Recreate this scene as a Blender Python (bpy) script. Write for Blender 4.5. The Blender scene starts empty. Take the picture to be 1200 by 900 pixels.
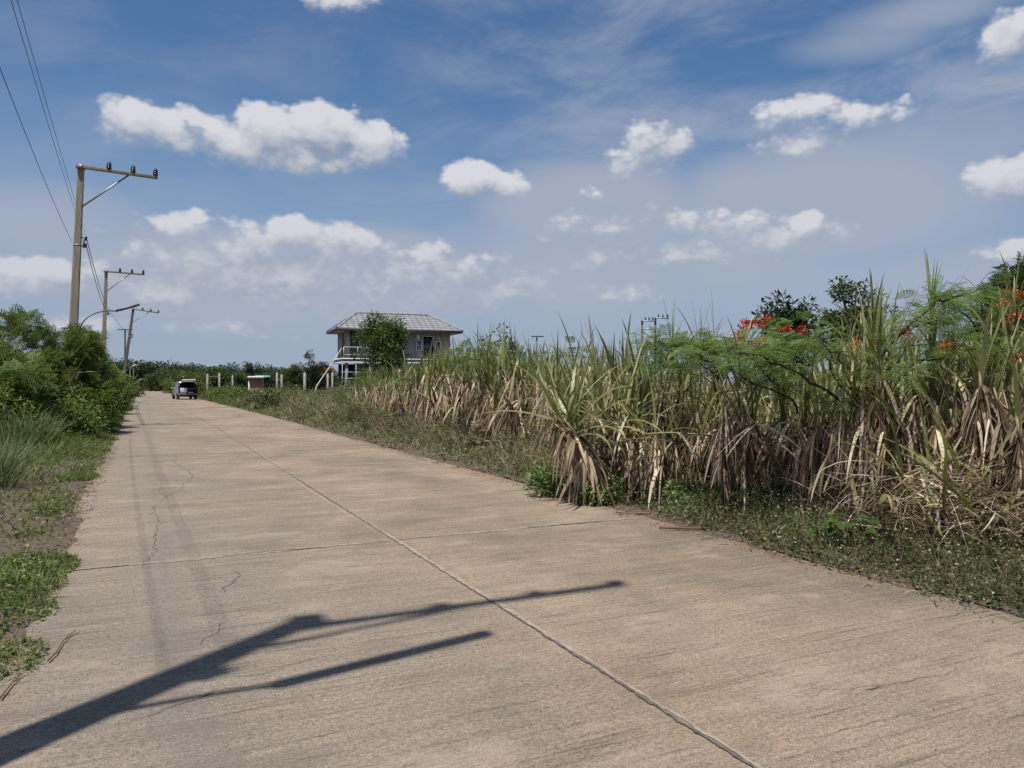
import bpy, math, random
import numpy as np
from mathutils import Vector, Matrix
R = math.radians
PI = math.pi
random.seed(7)
rng = np.random.default_rng(11)
sc = bpy.context.scene
COL = sc.collection

# ------------------------------------------------------------------ frame of the road
# camera looks along +Y; the road runs away to the left of it
RU = np.array([-0.4312, 0.9022])          # along the road
RV = np.array([0.9022, 0.4312])           # across the road, towards the cane
RO = np.array([2.52, 0.0])                # a point of the centre seam
ROAD_ROT = math.atan2(0.4312, 0.9022)
CAMH = 1.6

def cen(u):
    """the road bends a little to the hedge side further off"""
    d = np.maximum(0, np.asarray(u, float) - 26)
    return -.015 * d * d / (d + 14)

def W(u, v, z=0.0):
    p = RO + RU * u + RV * (v + float(cen(u)))
    return (float(p[0]), float(p[1]), z)

def UV(x, y):
    d = np.array([x, y]) - RO
    return float(d @ RU), float(d @ RV)

def at(px, D, py=None):
    """point at distance D seen in the direction of a picture column (and row)"""
    return ((px - 600) / 900 * D, D, 0.0 if py is None else CAMH + (448 - py) / 900 * D)

# ------------------------------------------------------------------ object helpers
def link(o, parent=None):
    COL.objects.link(o)
    if parent is not None:
        o.parent = parent
    return o

def tag(o, label=None, cat=None, group=None, kind=None):
    if label: o['label'] = label
    if cat: o['category'] = cat
    if group: o['group'] = group
    if kind: o['kind'] = kind
    return o

def empty(name, loc=(0, 0, 0), rz=0.0, label=None, cat=None, group=None):
    o = bpy.data.objects.new(name, None)
    o.empty_display_size = 0.2
    o.location = loc
    o.rotation_euler = (0, 0, rz)
    link(o)
    return tag(o, label, cat, group)

def kids(o):
    return [c for c in bpy.data.objects if c.parent == o]

def copy_tree(o, loc=None, rot=None, scale=None, label=None, group=None, parent=None, _kids=None):
    c = o.copy()
    COL.objects.link(c)
    if parent is not None:
        c.parent = parent
    if loc is not None: c.location = loc
    if rot is not None: c.rotation_euler = rot
    if scale is not None: c.scale = (scale,) * 3 if not hasattr(scale, '__len__') else scale
    if label: c['label'] = label
    if group: c['group'] = group
    for k in o.children:
        copy_tree(k, parent=c)
    return c

class G:
    """collects points and faces for ONE mesh object"""
    def __init__(s):
        s.v = []; s.q = []; s.t = []; s.n = 0; s.poly = []
    def add(s, v, q=None, t=None):
        v = np.asarray(v, dtype=np.float32).reshape(-1, 3)
        if q is not None and len(q): s.q.append(np.asarray(q, dtype=np.int64) + s.n)
        if t is not None and len(t): s.t.append(np.asarray(t, dtype=np.int64) + s.n)
        s.v.append(v); s.n += len(v)
        return s
    def polys(s, v, faces):
        v = np.asarray(v, dtype=np.float32).reshape(-1, 3)
        q = [f for f in faces if len(f) == 4]; t = [f for f in faces if len(f) == 3]
        for f in faces:
            if len(f) > 4: s.poly.append([i + s.n for i in f])
        if q: s.q.append(np.array(q) + s.n)
        if t: s.t.append(np.array(t) + s.n)
        s.v.append(v); s.n += len(v)
        return s
    def box(s, c, size, rz=0.0, m=None, taper=1.0):
        x, y, z = [k / 2 for k in size]
        p = np.array([[sx * x * (taper if sz > 0 else 1), sy * y * (taper if sz > 0 else 1), sz * z] for sz in (-1, 1) for sx, sy in ((-1, -1), (1, -1), (1, 1), (-1, 1))])
        ca, sa = math.cos(rz), math.sin(rz)
        p = p @ np.array([[ca, sa, 0], [-sa, ca, 0], [0, 0, 1]])
        if m is not None: p = p @ np.array(m).T
        p = p + np.array(c)
        return s.add(p, [[3, 2, 1, 0], [4, 5, 6, 7], [0, 1, 5, 4], [1, 2, 6, 5], [2, 3, 7, 6], [3, 0, 4, 7]])
    def beam(s, a, b, w, h=None, up=(0, 0, 1)):
        a = np.array(a, float); b = np.array(b, float); h = h or w
        d = b - a; d /= np.linalg.norm(d)
        sd = np.cross(d, up)
        if np.linalg.norm(sd) < 1e-4: sd = np.array([1.0, 0, 0])
        sd /= np.linalg.norm(sd); n = np.cross(sd, d)
        p = [e + sd * w / 2 * i + n * h / 2 * j for e in (a, b) for i, j in ((-1, -1), (1, -1), (1, 1), (-1, 1))]
        return s.add(p, [[3, 2, 1, 0], [4, 5, 6, 7], [0, 1, 5, 4], [1, 2, 6, 5], [2, 3, 7, 6], [3, 0, 4, 7]])
    def tube(s, pts, rad, n=6, cap=True):
        pts = np.array(pts, float); k = len(pts)
        rad = np.full(k, rad) if np.isscalar(rad) else np.array(rad, float)
        tg = np.gradient(pts, axis=0); tg /= np.maximum(np.linalg.norm(tg, axis=1, keepdims=True), 1e-9)
        ref = np.array([0, 0, 1.0]) if abs(tg[0][2]) < 0.9 else np.array([1.0, 0, 0])
        a = np.linspace(0, 2 * PI, n, endpoint=False)
        out = []
        for i in range(k):
            x = np.cross(tg[i], ref); x /= max(np.linalg.norm(x), 1e-9); y = np.cross(tg[i], x)
            ref = -np.cross(tg[i], x) if False else ref
            out.append(pts[i] + rad[i] * (np.cos(a)[:, None] * x + np.sin(a)[:, None] * y))
        q = [[i * n + j, i * n + (j + 1) % n, (i + 1) * n + (j + 1) % n, (i + 1) * n + j] for i in range(k - 1) for j in range(n)]
        v = np.concatenate(out)
        if cap:
            base = s.n
            s.add(v, q)
            s.poly.append([base + j for j in range(n)][::-1]); s.poly.append([base + (k - 1) * n + j for j in range(n)])
            return s
        return s.add(v, q)
    def lathe(s, prof, c=(0, 0, 0), n=12):
        a = np.linspace(0, 2 * PI, n, endpoint=False)
        v = np.concatenate([np.stack([r * np.cos(a) + c[0], r * np.sin(a) + c[1], np.full(n, z + c[2])], 1) for r, z in prof])
        k = len(prof)
        q = [[i * n + j, i * n + (j + 1) % n, (i + 1) * n + (j + 1) % n, (i + 1) * n + j] for i in range(k - 1) for j in range(n)]
        return s.add(v, q)
    def build(s, name, mat, parent=None, smooth=False, bevel=0.0):
        me = bpy.data.meshes.new(name)
        v = np.concatenate(s.v) if s.v else np.zeros((0, 3), np.float32)
        q = np.concatenate(s.q).reshape(-1, 4) if s.q else np.zeros((0, 4), np.int64)
        t = np.concatenate(s.t).reshape(-1, 3) if s.t else np.zeros((0, 3), np.int64)
        if s.poly:
            me.from_pydata(v.tolist(), [], q.tolist() + t.tolist() + s.poly)
        else:
            me.vertices.add(len(v)); me.vertices.foreach_set('co', v.astype(np.float32).ravel())
            nl = q.size + t.size
            me.loops.add(nl); me.loops.foreach_set('vertex_index', np.concatenate([q.ravel(), t.ravel()]).astype(np.int32))
            nf = len(q) + len(t)
            me.polygons.add(nf)
            ls = np.concatenate([np.arange(len(q)) * 4, q.size + np.arange(len(t)) * 3]).astype(np.int32)
            me.polygons.foreach_set('loop_start', ls)
            me.update(calc_edges=True)
        if smooth:
            me.polygons.foreach_set('use_smooth', np.ones(len(me.polygons), dtype=bool))
        me.materials.append(mat)
        me.validate()
        o = bpy.data.objects.new(name, me)
        if bevel:
            b = o.modifiers.new('edge', 'BEVEL'); b.width = bevel; b.segments = 2; b.limit_method = 'ANGLE'
        return link(o, parent)

def blades(g, base, az, L, el, droop, w, k=5, power=1.3, roll=None, twist=0.0, tip=0.7, kink=None):
    """curved leaf blades, all at once. angles in radians"""
    base = np.asarray(base, float); n = len(base)
    az, L, el, droop, w = [np.broadcast_to(np.asarray(a, float), (n,)) for a in (az, L, el, droop, w)]
    roll = np.zeros(n) if roll is None else np.broadcast_to(roll, (n,))
    hx, hy = np.cos(az), np.sin(az)
    pos = [base]; tang = []
    for j in range(k):
        e = el - droop * ((j + 0.5) / k) ** power
        tang.append(np.stack([np.cos(e) * hx, np.cos(e) * hy, np.sin(e)], 1))
        pos.append(pos[-1] + tang[-1] * (L / k)[:, None])
    tang.append(tang[-1])
    vs = []
    sd0 = np.stack([-hy, hx, np.zeros(n)], 1)
    for j in range(k + 1):
        t = j / k
        nrm = np.cross(tang[j], sd0)
        ro = roll + twist * t
        sd = sd0 * np.cos(ro)[:, None] + nrm * np.sin(ro)[:, None]
        ww = w * min(1.0, 0.45 + 2.2 * t) * max(1e-3, 1 - t) ** tip if j < k else w * 0.02
        vs.append(pos[j] - sd * (ww / 2)[:, None]); vs.append(pos[j] + sd * (ww / 2)[:, None])
    v = np.stack(vs, 1).reshape(-1, 3)
    m = 2 * (k + 1)
    q1 = np.array([[2 * j, 2 * j + 1, 2 * j + 3, 2 * j + 2] for j in range(k)])
    q = (np.arange(n)[:, None, None] * m + q1[None]).reshape(-1, 4)
    g.add(v, q)
    return g

def frames(d, roll):
    """orthonormal frames whose x axis is d"""
    d = d / np.maximum(np.linalg.norm(d, axis=1, keepdims=True), 1e-9)
    up = np.tile([0, 0, 1.0], (len(d), 1)); bad = np.abs(d[:, 2]) > 0.95; up[bad] = [1.0, 0, 0]
    y = np.cross(up, d); y /= np.linalg.norm(y, axis=1, keepdims=True)
    z = np.cross(d, y)
    c, s = np.cos(roll)[:, None], np.sin(roll)[:, None]
    return d, y * c + z * s, z * c - y * s

def stamp(g, tv, tq, org, fr, scale):
    """a leaf template set down many times"""
    tv = np.asarray(tv, float); n = len(org)
    x, y, z = fr; s = np.broadcast_to(np.asarray(scale, float), (n,))[:, None, None]
    v = org[:, None, :] + s * (tv[None, :, 0, None] * x[:, None, :] + tv[None, :, 1, None] * y[:, None, :] + tv[None, :, 2, None] * z[:, None, :])
    q = (np.arange(n)[:, None, None] * len(tv) + np.asarray(tq)[None]).reshape(-1, np.asarray(tq).shape[1])
    g.add(v.reshape(-1, 3), q)
    return g

# leaf templates (x along the leaf)
OVATE_V = [(0, 0, 0), (.35, -.22, .05), (.35, .22, .05), (.75, -.17, .02), (.75, .17, .02), (1, 0, -.06), (.38, 0, -.02), (.75, 0, -.03)]
OVATE_Q = [(0, 1, 6, 2), (1, 3, 7, 6), (6, 7, 4, 2), (3, 5, 4, 7)]
QUAD_V = [(0, -.12, 0), (.5, -.3, .06), (1, 0, -.05), (.5, .3, .06)]
QUAD_Q = [(0, 1, 2, 3)]

def bipinnate(pairs=6, leaflets=7, droopy=0.25, lw=0.034):
    v = []; q = []
    for i in range(pairs):
        t = (i + 1.0) / pairs
        x0 = t * 0.8; z0 = -droopy * t * t
        ln = 0.42 * (1 - 0.45 * abs(t - 0.5))
        for sgn in (-1, 1):
            dx, dy, dz = 0.5, sgn * 0.85, -0.15
            for k in range(leaflets):
                a = (k + 0.6) / leaflets * ln
                b = ln / leaflets * 0.42
                cx, cy, cz = x0 + dx * a, dy * a, z0 + dz * a - 0.15 * a * a
                for s2 in (-1, 1):
                    n0 = len(v)
                    # leaflet stands out sideways from the pinna
                    ox, oy = -dy * s2, dx * s2 * 1.0
                    v += [(cx - dx * b, cy - dy * b, cz), (cx + dx * b, cy + dy * b, cz),
                          (cx + dx * b * 1.1 + ox * lw, cy + dy * b * 1.1 + oy * lw, cz + .012), (cx + ox * lw - dx * b * .2, cy + oy * lw - dy * b * .2, cz + .012)]
                    q.append((n0, n0 + 1, n0 + 2, n0 + 3))
    return v, q

def bipinnate_far(pairs=5):
    v = []; q = []
    for i in range(pairs):
        t = (i + 1.0) / pairs; x0 = t * 0.75; z0 = -0.25 * t * t
        ln = 0.42
        for sgn in (-1, 1):
            n0 = len(v)
            v += [(x0, 0, z0), (x0 + .17, sgn * (ln * .5 - .02), z0 - .03), (x0 + .24, sgn * ln, z0 - .10), (x0 + .08, sgn * (ln * .55 + .02), z0 - .03)]
            q.append((n0, n0 + 1, n0 + 2, n0 + 3))
    return v, q
BIP = bipinnate(); BIPM = bipinnate(5, 4, .25, .052); BIPF = bipinnate_far()

# ------------------------------------------------------------------ materials
def newmat(name):
    m = bpy.data.materials.new(name); m.use_nodes = True
    nt = m.node_tree; nt.nodes.clear()
    out = nt.nodes.new('ShaderNodeOutputMaterial')
    return m, nt, out

def N(nt, typ, **kw):
    n = nt.nodes.new(typ)
    for k, v in kw.items():
        if k.startswith('i_'):
            key = k[2:]; key = int(key) if key.isdigit() else key.replace('_', ' ')
            n.inputs[key].default_value = v
        else:
            setattr(n, k, v)
    return n

def ramp(nt, fac, stops, interp='LINEAR'):
    r = nt.nodes.new('ShaderNodeValToRGB'); r.color_ramp.interpolation = interp
    el = r.color_ramp.elements
    while len(el) < len(stops): el.new(0.5)
    for e, (p, c) in zip(el, stops):
        e.position = p; e.color = (*c, 1) if len(c) == 3 else c
    if fac is not None: nt.links.new(fac, r.inputs[0])
    return r

def M2(nt, op, a, b=None, c=None, clamp=False):
    n = nt.nodes.new('ShaderNodeMath'); n.operation = op; n.use_clamp = clamp
    for i, x in enumerate((a, b, c)):
        if x is None: continue
        if isinstance(x, (int, float)): n.inputs[i].default_value = x
        else: nt.links.new(x, n.inputs[i])
    return n.outputs[0]

def mixc(nt, fac, a, b, mode='MIX'):
    n = nt.nodes.new('ShaderNodeMix'); n.data_type = 'RGBA'; n.blend_type = mode
    for sock, x in ((n.inputs[0], fac), (n.inputs[6], a), (n.inputs[7], b)):
        if isinstance(x, (int, float)): sock.default_value = x
        elif isinstance(x, (tuple, list)): sock.default_value = (*x, 1)[:4]
        else: nt.links.new(x, sock)
    return n.outputs[2]

def leafmat(name, stops, trans=0.3, rough=0.5, spec=0.3, objvar=0.25, patch=0.0, pscale=1.2):
    m, nt, out = newmat(name)
    geo = N(nt, 'ShaderNodeNewGeometry')
    r = ramp(nt, geo.outputs['Random Per Island'], stops)
    col = r.outputs[0]
    oi = N(nt, 'ShaderNodeObjectInfo')
    val = M2(nt, 'MULTIPLY_ADD', oi.outputs['Random'], objvar, 1 - objvar / 2)
    hue = None
    if patch:
        nz = N(nt, 'ShaderNodeTexNoise', i_Scale=pscale, i_Detail=3.0, i_Roughness=.65); nt.links.new(geo.outputs['Position'], nz.inputs['Vector'])
        f = N(nt, 'ShaderNodeMapRange'); nt.links.new(nz.outputs[0], f.inputs[0]); f.inputs[1].default_value = .3; f.inputs[2].default_value = .7; f.inputs[3].default_value = 1 - patch; f.inputs[4].default_value = 1 + patch
        val = M2(nt, 'MULTIPLY', val, f.outputs[0])
        sp = N(nt, 'ShaderNodeSeparateColor'); nt.links.new(nz.outputs[1], sp.inputs[0])
        hue = M2(nt, 'MULTIPLY_ADD', sp.outputs[1], -.11, .555)
    hs = N(nt, 'ShaderNodeHueSaturation')
    if hue is not None: nt.links.new(hue, hs.inputs['Hue'])
    nt.links.new(val, hs.inputs['Value']); nt.links.new(col, hs.inputs['Color'])
    p = N(nt, 'ShaderNodeBsdfPrincipled', i_Roughness=rough)
    p.inputs['Specular IOR Level'].default_value = spec
    nt.links.new(hs.outputs[0], p.inputs['Base Color'])
    if trans:
        tr = N(nt, 'ShaderNodeBsdfTranslucent')
        hs2 = N(nt, 'ShaderNodeHueSaturation', i_Saturation=1.15, i_Value=1.25); nt.links.new(hs.outputs[0], hs2.inputs['Color'])
        nt.links.new(hs2.outputs[0], tr.inputs[0])
        mx = N(nt, 'ShaderNodeMixShader'); mx.inputs[0].default_value = trans
        nt.links.new(p.outputs[0], mx.inputs[1]); nt.links.new(tr.outputs[0], mx.inputs[2]); nt.links.new(mx.outputs[0], out.inputs[0])
    else:
        nt.links.new(p.outputs[0], out.inputs[0])
    return m

def solid(name, col, rough=0.6, metal=0.0, var=0.25, scale=6.0, bump=0.0, stretch=(1, 1, 1), spec=0.4, col2=None):
    m, nt, out = newmat(name)
    tc = N(nt, 'ShaderNodeTexCoord'); mp = N(nt, 'ShaderNodeMapping'); mp.inputs['Scale'].default_value = stretch
    nt.links.new(tc.outputs['Object'], mp.inputs[0])
    nz = N(nt, 'ShaderNodeTexNoise', i_Scale=scale, i_Detail=6.0, i_Roughness=0.6); nt.links.new(mp.outputs[0], nz.inputs['Vector'])
    c2 = col2 or tuple(c * (1 - var) for c in col); c1 = col if col2 else tuple(min(1, c * (1 + var * .5)) for c in col)
    r = ramp(nt, nz.outputs[0], [(0.3, c2), (0.7, c1)])
    p = N(nt, 'ShaderNodeBsdfPrincipled', i_Roughness=rough, i_Metallic=metal)
    p.inputs['Specular IOR Level'].default_value = spec
    nt.links.new(r.outputs[0], p.inputs['Base Color'])
    if bump:
        b = N(nt, 'ShaderNodeBump', i_Strength=bump, i_Distance=0.02); nt.links.new(nz.outputs[0], b.inputs['Height']); nt.links.new(b.outputs[0], p.inputs['Normal'])
    nt.links.new(p.outputs[0], out.inputs[0])
    return m

MT = {}
MT['cane_green'] = leafmat('cane_green_leaf', [(0, (.115, .135, .038)), (.45, (.21, .225, .080)), (.8, (.35, .345, .155)), (1, (.54, .48, .29))], .32, .42, .45, patch=0.2, pscale=0.9)
MT['cane_dry'] = leafmat('cane_dry_leaf', [(0, (.070, .044, .028)), (.32, (.19, .13, .082)), (.64, (.40, .305, .205)), (1, (.68, .58, .43))], .22, .7, .2, patch=0.35, pscale=1.6)
MT['cane_stem'] = leafmat('cane_stem', [(0, (.14, .10, .06)), (.5, (.22, .19, .09)), (1, (.34, .26, .17))], 0, .5, .3)
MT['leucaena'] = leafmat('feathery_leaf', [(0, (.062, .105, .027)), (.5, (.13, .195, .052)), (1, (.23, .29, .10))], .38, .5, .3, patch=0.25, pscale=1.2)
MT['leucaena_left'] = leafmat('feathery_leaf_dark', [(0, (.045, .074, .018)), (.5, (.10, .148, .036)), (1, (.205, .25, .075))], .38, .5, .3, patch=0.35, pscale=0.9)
MT['bright'] = leafmat('bright_broad_leaf', [(0, (.055, .088, .016)), (.6, (.115, .162, .032)), (1, (.20, .235, .065))], .35, .5, .3, patch=0.3, pscale=0.9)
MT['house_tree'] = leafmat('house_tree_leaf', [(0, (.035, .062, .014)), (.6, (.075, .115, .026)), (1, (.14, .175, .05))], .3, .5, .3, patch=0.3, pscale=1.2)
MT['dark'] = leafmat('dark_tree_leaf', [(0, (.012, .024, .008)), (.6, (.026, .046, .014)), (1, (.05, .075, .024))], .25, .55, .25)
MT['mid'] = leafmat('mid_tree_leaf', [(0, (.028, .048, .014)), (.6, (.058, .088, .024)), (1, (.105, .135, .042))], .28, .55, .25)
MT['casuarina'] = leafmat('needle_leaf', [(0, (.020, .026, .012)), (.6, (.038, .048, .022)), (1, (.06, .07, .035))], .2, .6, .2)
MT['grass'] = leafmat('verge_grass_blade', [(0, (.05, .078, .02)), (.5, (.095, .135, .036)), (.85, (.16, .185, .06)), (1, (.32, .27, .14))], .3, .6, .2, patch=0.35, pscale=1.5)
MT['reed'] = leafmat('tall_grass_blade', [(0, (.06, .09, .032)), (.5, (.125, .165, .062)), (1, (.26, .29, .14))], .3, .5, .3)
MT['weed'] = leafmat('weed_leaf', [(0, (.045, .062, .022)), (.5, (.09, .118, .042)), (.85, (.16, .18, .075)), (1, (.30, .245, .145))], .3, .6, .2, patch=0.45, pscale=1.3)
MT['weed_grey'] = leafmat('pale_weed_blade', [(0, (.09, .10, .046)), (.35, (.18, .19, .09)), (.65, (.31, .285, .16)), (1, (.56, .47, .32))], .28, .6, .2, patch=0.4, pscale=1.1)
MT['drygrass'] = leafmat('dry_grass_blade', [(0, (.10, .07, .045)), (.5, (.22, .155, .10)), (1, (.36, .27, .18))], .25, .7, .15)
MT['litter'] = leafmat('dead_leaf_litter', [(0, (.05, .033, .022)), (.5, (.12, .08, .05)), (.9, (.22, .16, .10)), (1, (.36, .30, .20))], .1, .8, .1)
MT['flower'] = leafmat('orange_red_petal', [(0, (.42, .035, .008)), (.6, (.62, .085, .012)), (1, (.70, .16, .02))], .25, .5, .3)
MT['flower_red'] = leafmat('red_petal', [(0, (.40, .02, .012)), (.6, (.60, .05, .02)), (1, (.70, .12, .02))], .25, .5, .3)
MT['white_flower'] = leafmat('white_weed_flower', [(0, (.25, .24, .18)), (1, (.55, .53, .45))], .2, .6, .2)
MT['bark'] = solid('brown_bark', (.085, .062, .045), .85, var=.5, scale=9, bump=.6, stretch=(4, 4, 1))
MT['bark_dark'] = solid('dark_bark', (.035, .024, .020), .8, var=.4, scale=9, bump=.4)
MT['pole'] = solid('weathered_concrete_pole', (.30, .26, .20), .85, var=.35, scale=3, bump=.25, stretch=(6, 6, .6))
MT['pole_dark'] = solid('dark_wood_pole', (.13, .11, .095), .85, var=.35, scale=4, bump=.25, stretch=(6, 6, .6))
MT['steel'] = solid('galvanised_steel', (.30, .29, .27), .5, .5, var=.3)
MT['arm'] = solid('crossarm_concrete', (.24, .205, .165), .8, var=.3, scale=8)
MT['insul'] = solid('dark_glazed_insulator', (.012, .010, .014), .25, var=.2, spec=.6)
MT['cable'] = solid('black_cable', (.012, .012, .015), .5, var=.1)
MT['lamp_grey'] = solid('lamp_arm_metal', (.62, .63, .64), .35, .6, var=.1)
MT['lamp_tube'] = solid('grey_lamp_tube', (.16, .16, .165), .45, .3, var=.2)
MT['lamp_dark'] = solid('lamp_head_dark', (.03, .028, .026), .4, var=.2)
MT['led'] = solid('yellow_lamp_panel', (.42, .25, .05), .35, var=.2)

# road ---------------------------------------------------------------
def road_material():
    m, nt, out = newmat('worn_brushed_concrete')
    L = nt.links
    tc = N(nt, 'ShaderNodeTexCoord'); P = tc.outputs['Object']
    def noise(scale, st=(1, 1, 1), det=5, rough=.6, off=(0, 0, 0)):
        mp = N(nt, 'ShaderNodeMapping'); mp.inputs['Scale'].default_value = st; mp.inputs['Location'].default_value = off
        L.new(P, mp.inputs[0])
        n = N(nt, 'ShaderNodeTexNoise', i_Scale=scale, i_Detail=float(det), i_Roughness=rough); L.new(mp.outputs[0], n.inputs['Vector'])
        return n.outputs[0]
    big = noise(.42, (1, .55, 1), 5, .6)
    big2 = noise(.9, (.8, .5, 1), 5, .65, (13, 5, 0))
    streak = noise(1.0, (.8, 6.0, 1), 6, .72)
    groove = noise(1.0, (.9, 30.0, 1), 5, .75, (3, 1, 0))
    fine = noise(30, (1, 1.5, 1), 5, .8)
    grit = noise(95, (1, 1.3, 1), 3, .75)
    sep = N(nt, 'ShaderNodeSeparateXYZ'); L.new(P, sep.inputs[0])
    base = ramp(nt, big, [(.33, (.185, .160, .134)), (.5, (.262, .218, .173)), (.66, (.335, .275, .212))]).outputs[0]
    warm = ramp(nt, big2, [(.50, (0, 0, 0)), (.72, (.55, .55, .55))]).outputs[0]
    base = mixc(nt, M2(nt, 'MULTIPLY', warm, .7), base, (.32, .225, .155))
    # left lane more worn and grey
    left = M2(nt, 'MULTIPLY', M2(nt, 'MULTIPLY_ADD', sep.outputs[0], -.55, .15, clamp=True), M2(nt, 'MULTIPLY_ADD', big2, 1.2, .05, clamp=True))
    base = mixc(nt, left, base, (.235, .213, .186))
    sv = ramp(nt, streak, [(.25, (.82, .82, .82)), (.5, (1, 1, 1)), (.75, (1.11, 1.11, 1.10))]).outputs[0]
    base = mixc(nt, 1.0, base, sv, 'MULTIPLY')
    gv = ramp(nt, groove, [(.33, (.50, .49, .48)), (.45, (.98, .98, .98)), (.56, (1.02, 1.02, 1.02)), (.68, (1.22, 1.22, 1.20))]).outputs[0]
    base = mixc(nt, .95, base, gv, 'MULTIPLY')
    fv = ramp(nt, fine, [(.38, (.60, .59, .58)), (.5, (1, 1, 1)), (.62, (1.30, 1.29, 1.27))]).outputs[0]
    base = mixc(nt, .8, base, fv, 'MULTIPLY')
    gr = ramp(nt, grit, [(.37, (.42, .41, .40)), (.48, (.97, .97, .97)), (.55, (1.02, 1.02, 1.02)), (.65, (1.6, 1.59, 1.57))]).outputs[0]
    base = mixc(nt, .85, base, gr, 'MULTIPLY')
    # darker weather stains and worn paler patches with edges of their own
    sta = noise(1.6, (.7, 1.0, 1), 7, .72, (31, 17, 0))
    base = mixc(nt, M2(nt, 'MULTIPLY', ramp(nt, sta, [(.53, (0, 0, 0)), (.62, (1, 1, 1))]).outputs[0], .40), base, (.14, .122, .105))
    base = mixc(nt, M2(nt, 'MULTIPLY', ramp(nt, sta, [(.37, (1, 1, 1)), (.46, (0, 0, 0))]).outputs[0], .34), base, (.40, .34, .275))
    # soil washed on to the edges
    ab = M2(nt, 'ABSOLUTE', sep.outputs[0])
    edge = M2(nt, 'SUBTRACT', M2(nt, 'MULTIPLY_ADD', big2, 1.3, -.35), M2(nt, 'MULTIPLY', M2(nt, 'SUBTRACT', 3.2, ab), 1.0))
    edge = M2(nt, 'MULTIPLY', edge, 2.2, clamp=True)
    base = mixc(nt, M2(nt, 'MULTIPLY', edge, .7), base, mixc(nt, fine, (.15, .10, .07), (.27, .175, .12)))
    # cable shadow painted as a faint dark streak in the left lane
    tr = M2(nt, 'SUBTRACT', 1.0, M2(nt, 'MULTIPLY', M2(nt, 'ABSOLUTE', M2(nt, 'ADD', sep.outputs[0], 2.12)), 5.0), clamp=True)
    base = mixc(nt, M2(nt, 'MULTIPLY', tr, M2(nt, 'MULTIPLY', big2, .5)), base, (.15, .138, .125))
    base = mixc(nt, 1.0, base, (.97, .93, .87), 'MULTIPLY')
    p = N(nt, 'ShaderNodeBsdfPrincipled', i_Roughness=.9); p.inputs['Specular IOR Level'].default_value = .2
    L.new(base, p.inputs['Base Color'])
    h = M2(nt, 'ADD', M2(nt, 'MULTIPLY', groove, 1.0), M2(nt, 'MULTIPLY', fine, .6))
    b = N(nt, 'ShaderNodeBump', i_Strength=.75, i_Distance=.014); L.new(h, b.inputs['Height']); L.new(b.outputs[0], p.inputs['Normal'])
    L.new(p.outputs[0], out.inputs[0])
    return m
MT['road'] = road_material()

def ground_material():
    m, nt, out = newmat('soil_and_grass')
    L = nt.links
    tc = N(nt, 'ShaderNodeTexCoord'); P = tc.outputs['Object']
    def noise(scale, det=5, rough=.6):
        n = N(nt, 'ShaderNodeTexNoise', i_Scale=scale, i_Detail=float(det), i_Roughness=rough); L.new(P, n.inputs['Vector']); return n.outputs[0]
    a = noise(.5); b = noise(5, 6, .7); c = noise(38, 5, .7)
    soil = ramp(nt, b, [(.3, (.075, .048, .032)), (.55, (.14, .092, .062)), (.75, (.21, .155, .11))]).outputs[0]
    soil = mixc(nt, .7, soil, ramp(nt, c, [(.3, (.6, .6, .6)), (.7, (1.3, 1.28, 1.25))]).outputs[0], 'MULTIPLY')
    grass = ramp(nt, b, [(.3, (.03, .04, .013)), (.7, (.075, .085, .03))]).outputs[0]
    col = mixc(nt, ramp(nt, a, [(.48, (0, 0, 0)), (.62, (1, 1, 1))]).outputs[0], soil, grass)
    p = N(nt, 'ShaderNodeBsdfPrincipled', i_Roughness=.95); p.inputs['Specular IOR Level'].default_value = .1
    L.new(col, p.inputs['Base Color'])
    bm = N(nt, 'ShaderNodeBump', i_Strength=.8, i_Distance=.03); L.new(M2(nt, 'ADD', b, M2(nt, 'MULTIPLY', c, .4)), bm.inputs['Height']); L.new(bm.outputs[0], p.inputs['Normal'])
    L.new(p.outputs[0], out.inputs[0])
    return m
MT['ground'] = ground_material()
MT['soil'] = solid('loose_brown_soil', (.145, .105, .078), .95, var=.5, scale=14, bump=.8, col2=(.060, .042, .031))
MT['crack'] = solid('dark_crack', (.135, .113, .093), .95, var=.5, scale=20)
MT['joint_pale'] = solid('pale_joint_edge', (.30, .25, .20), .95, var=.35, scale=12)

# ------------------------------------------------------------------ noise for shapes
_tab = rng.random((64, 64))
def vn(x, y):
    x = np.asarray(x, float); y = np.asarray(y, float)
    xi = np.floor(x).astype(int); yi = np.floor(y).astype(int); fx = x - xi; fy = y - yi
    fx = fx * fx * (3 - 2 * fx); fy = fy * fy * (3 - 2 * fy)
    g = lambda i, j: _tab[i % 64, j % 64]
    return (g(xi, yi) * (1 - fx) + g(xi + 1, yi) * fx) * (1 - fy) + (g(xi, yi + 1) * (1 - fx) + g(xi + 1, yi + 1) * fx) * fy
def fbm(x, y):
    return (vn(x, y) + .5 * vn(x * 2.1 + 7, y * 2.1) + .25 * vn(x * 4.3, y * 4.3 + 3)) / 1.75

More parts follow.
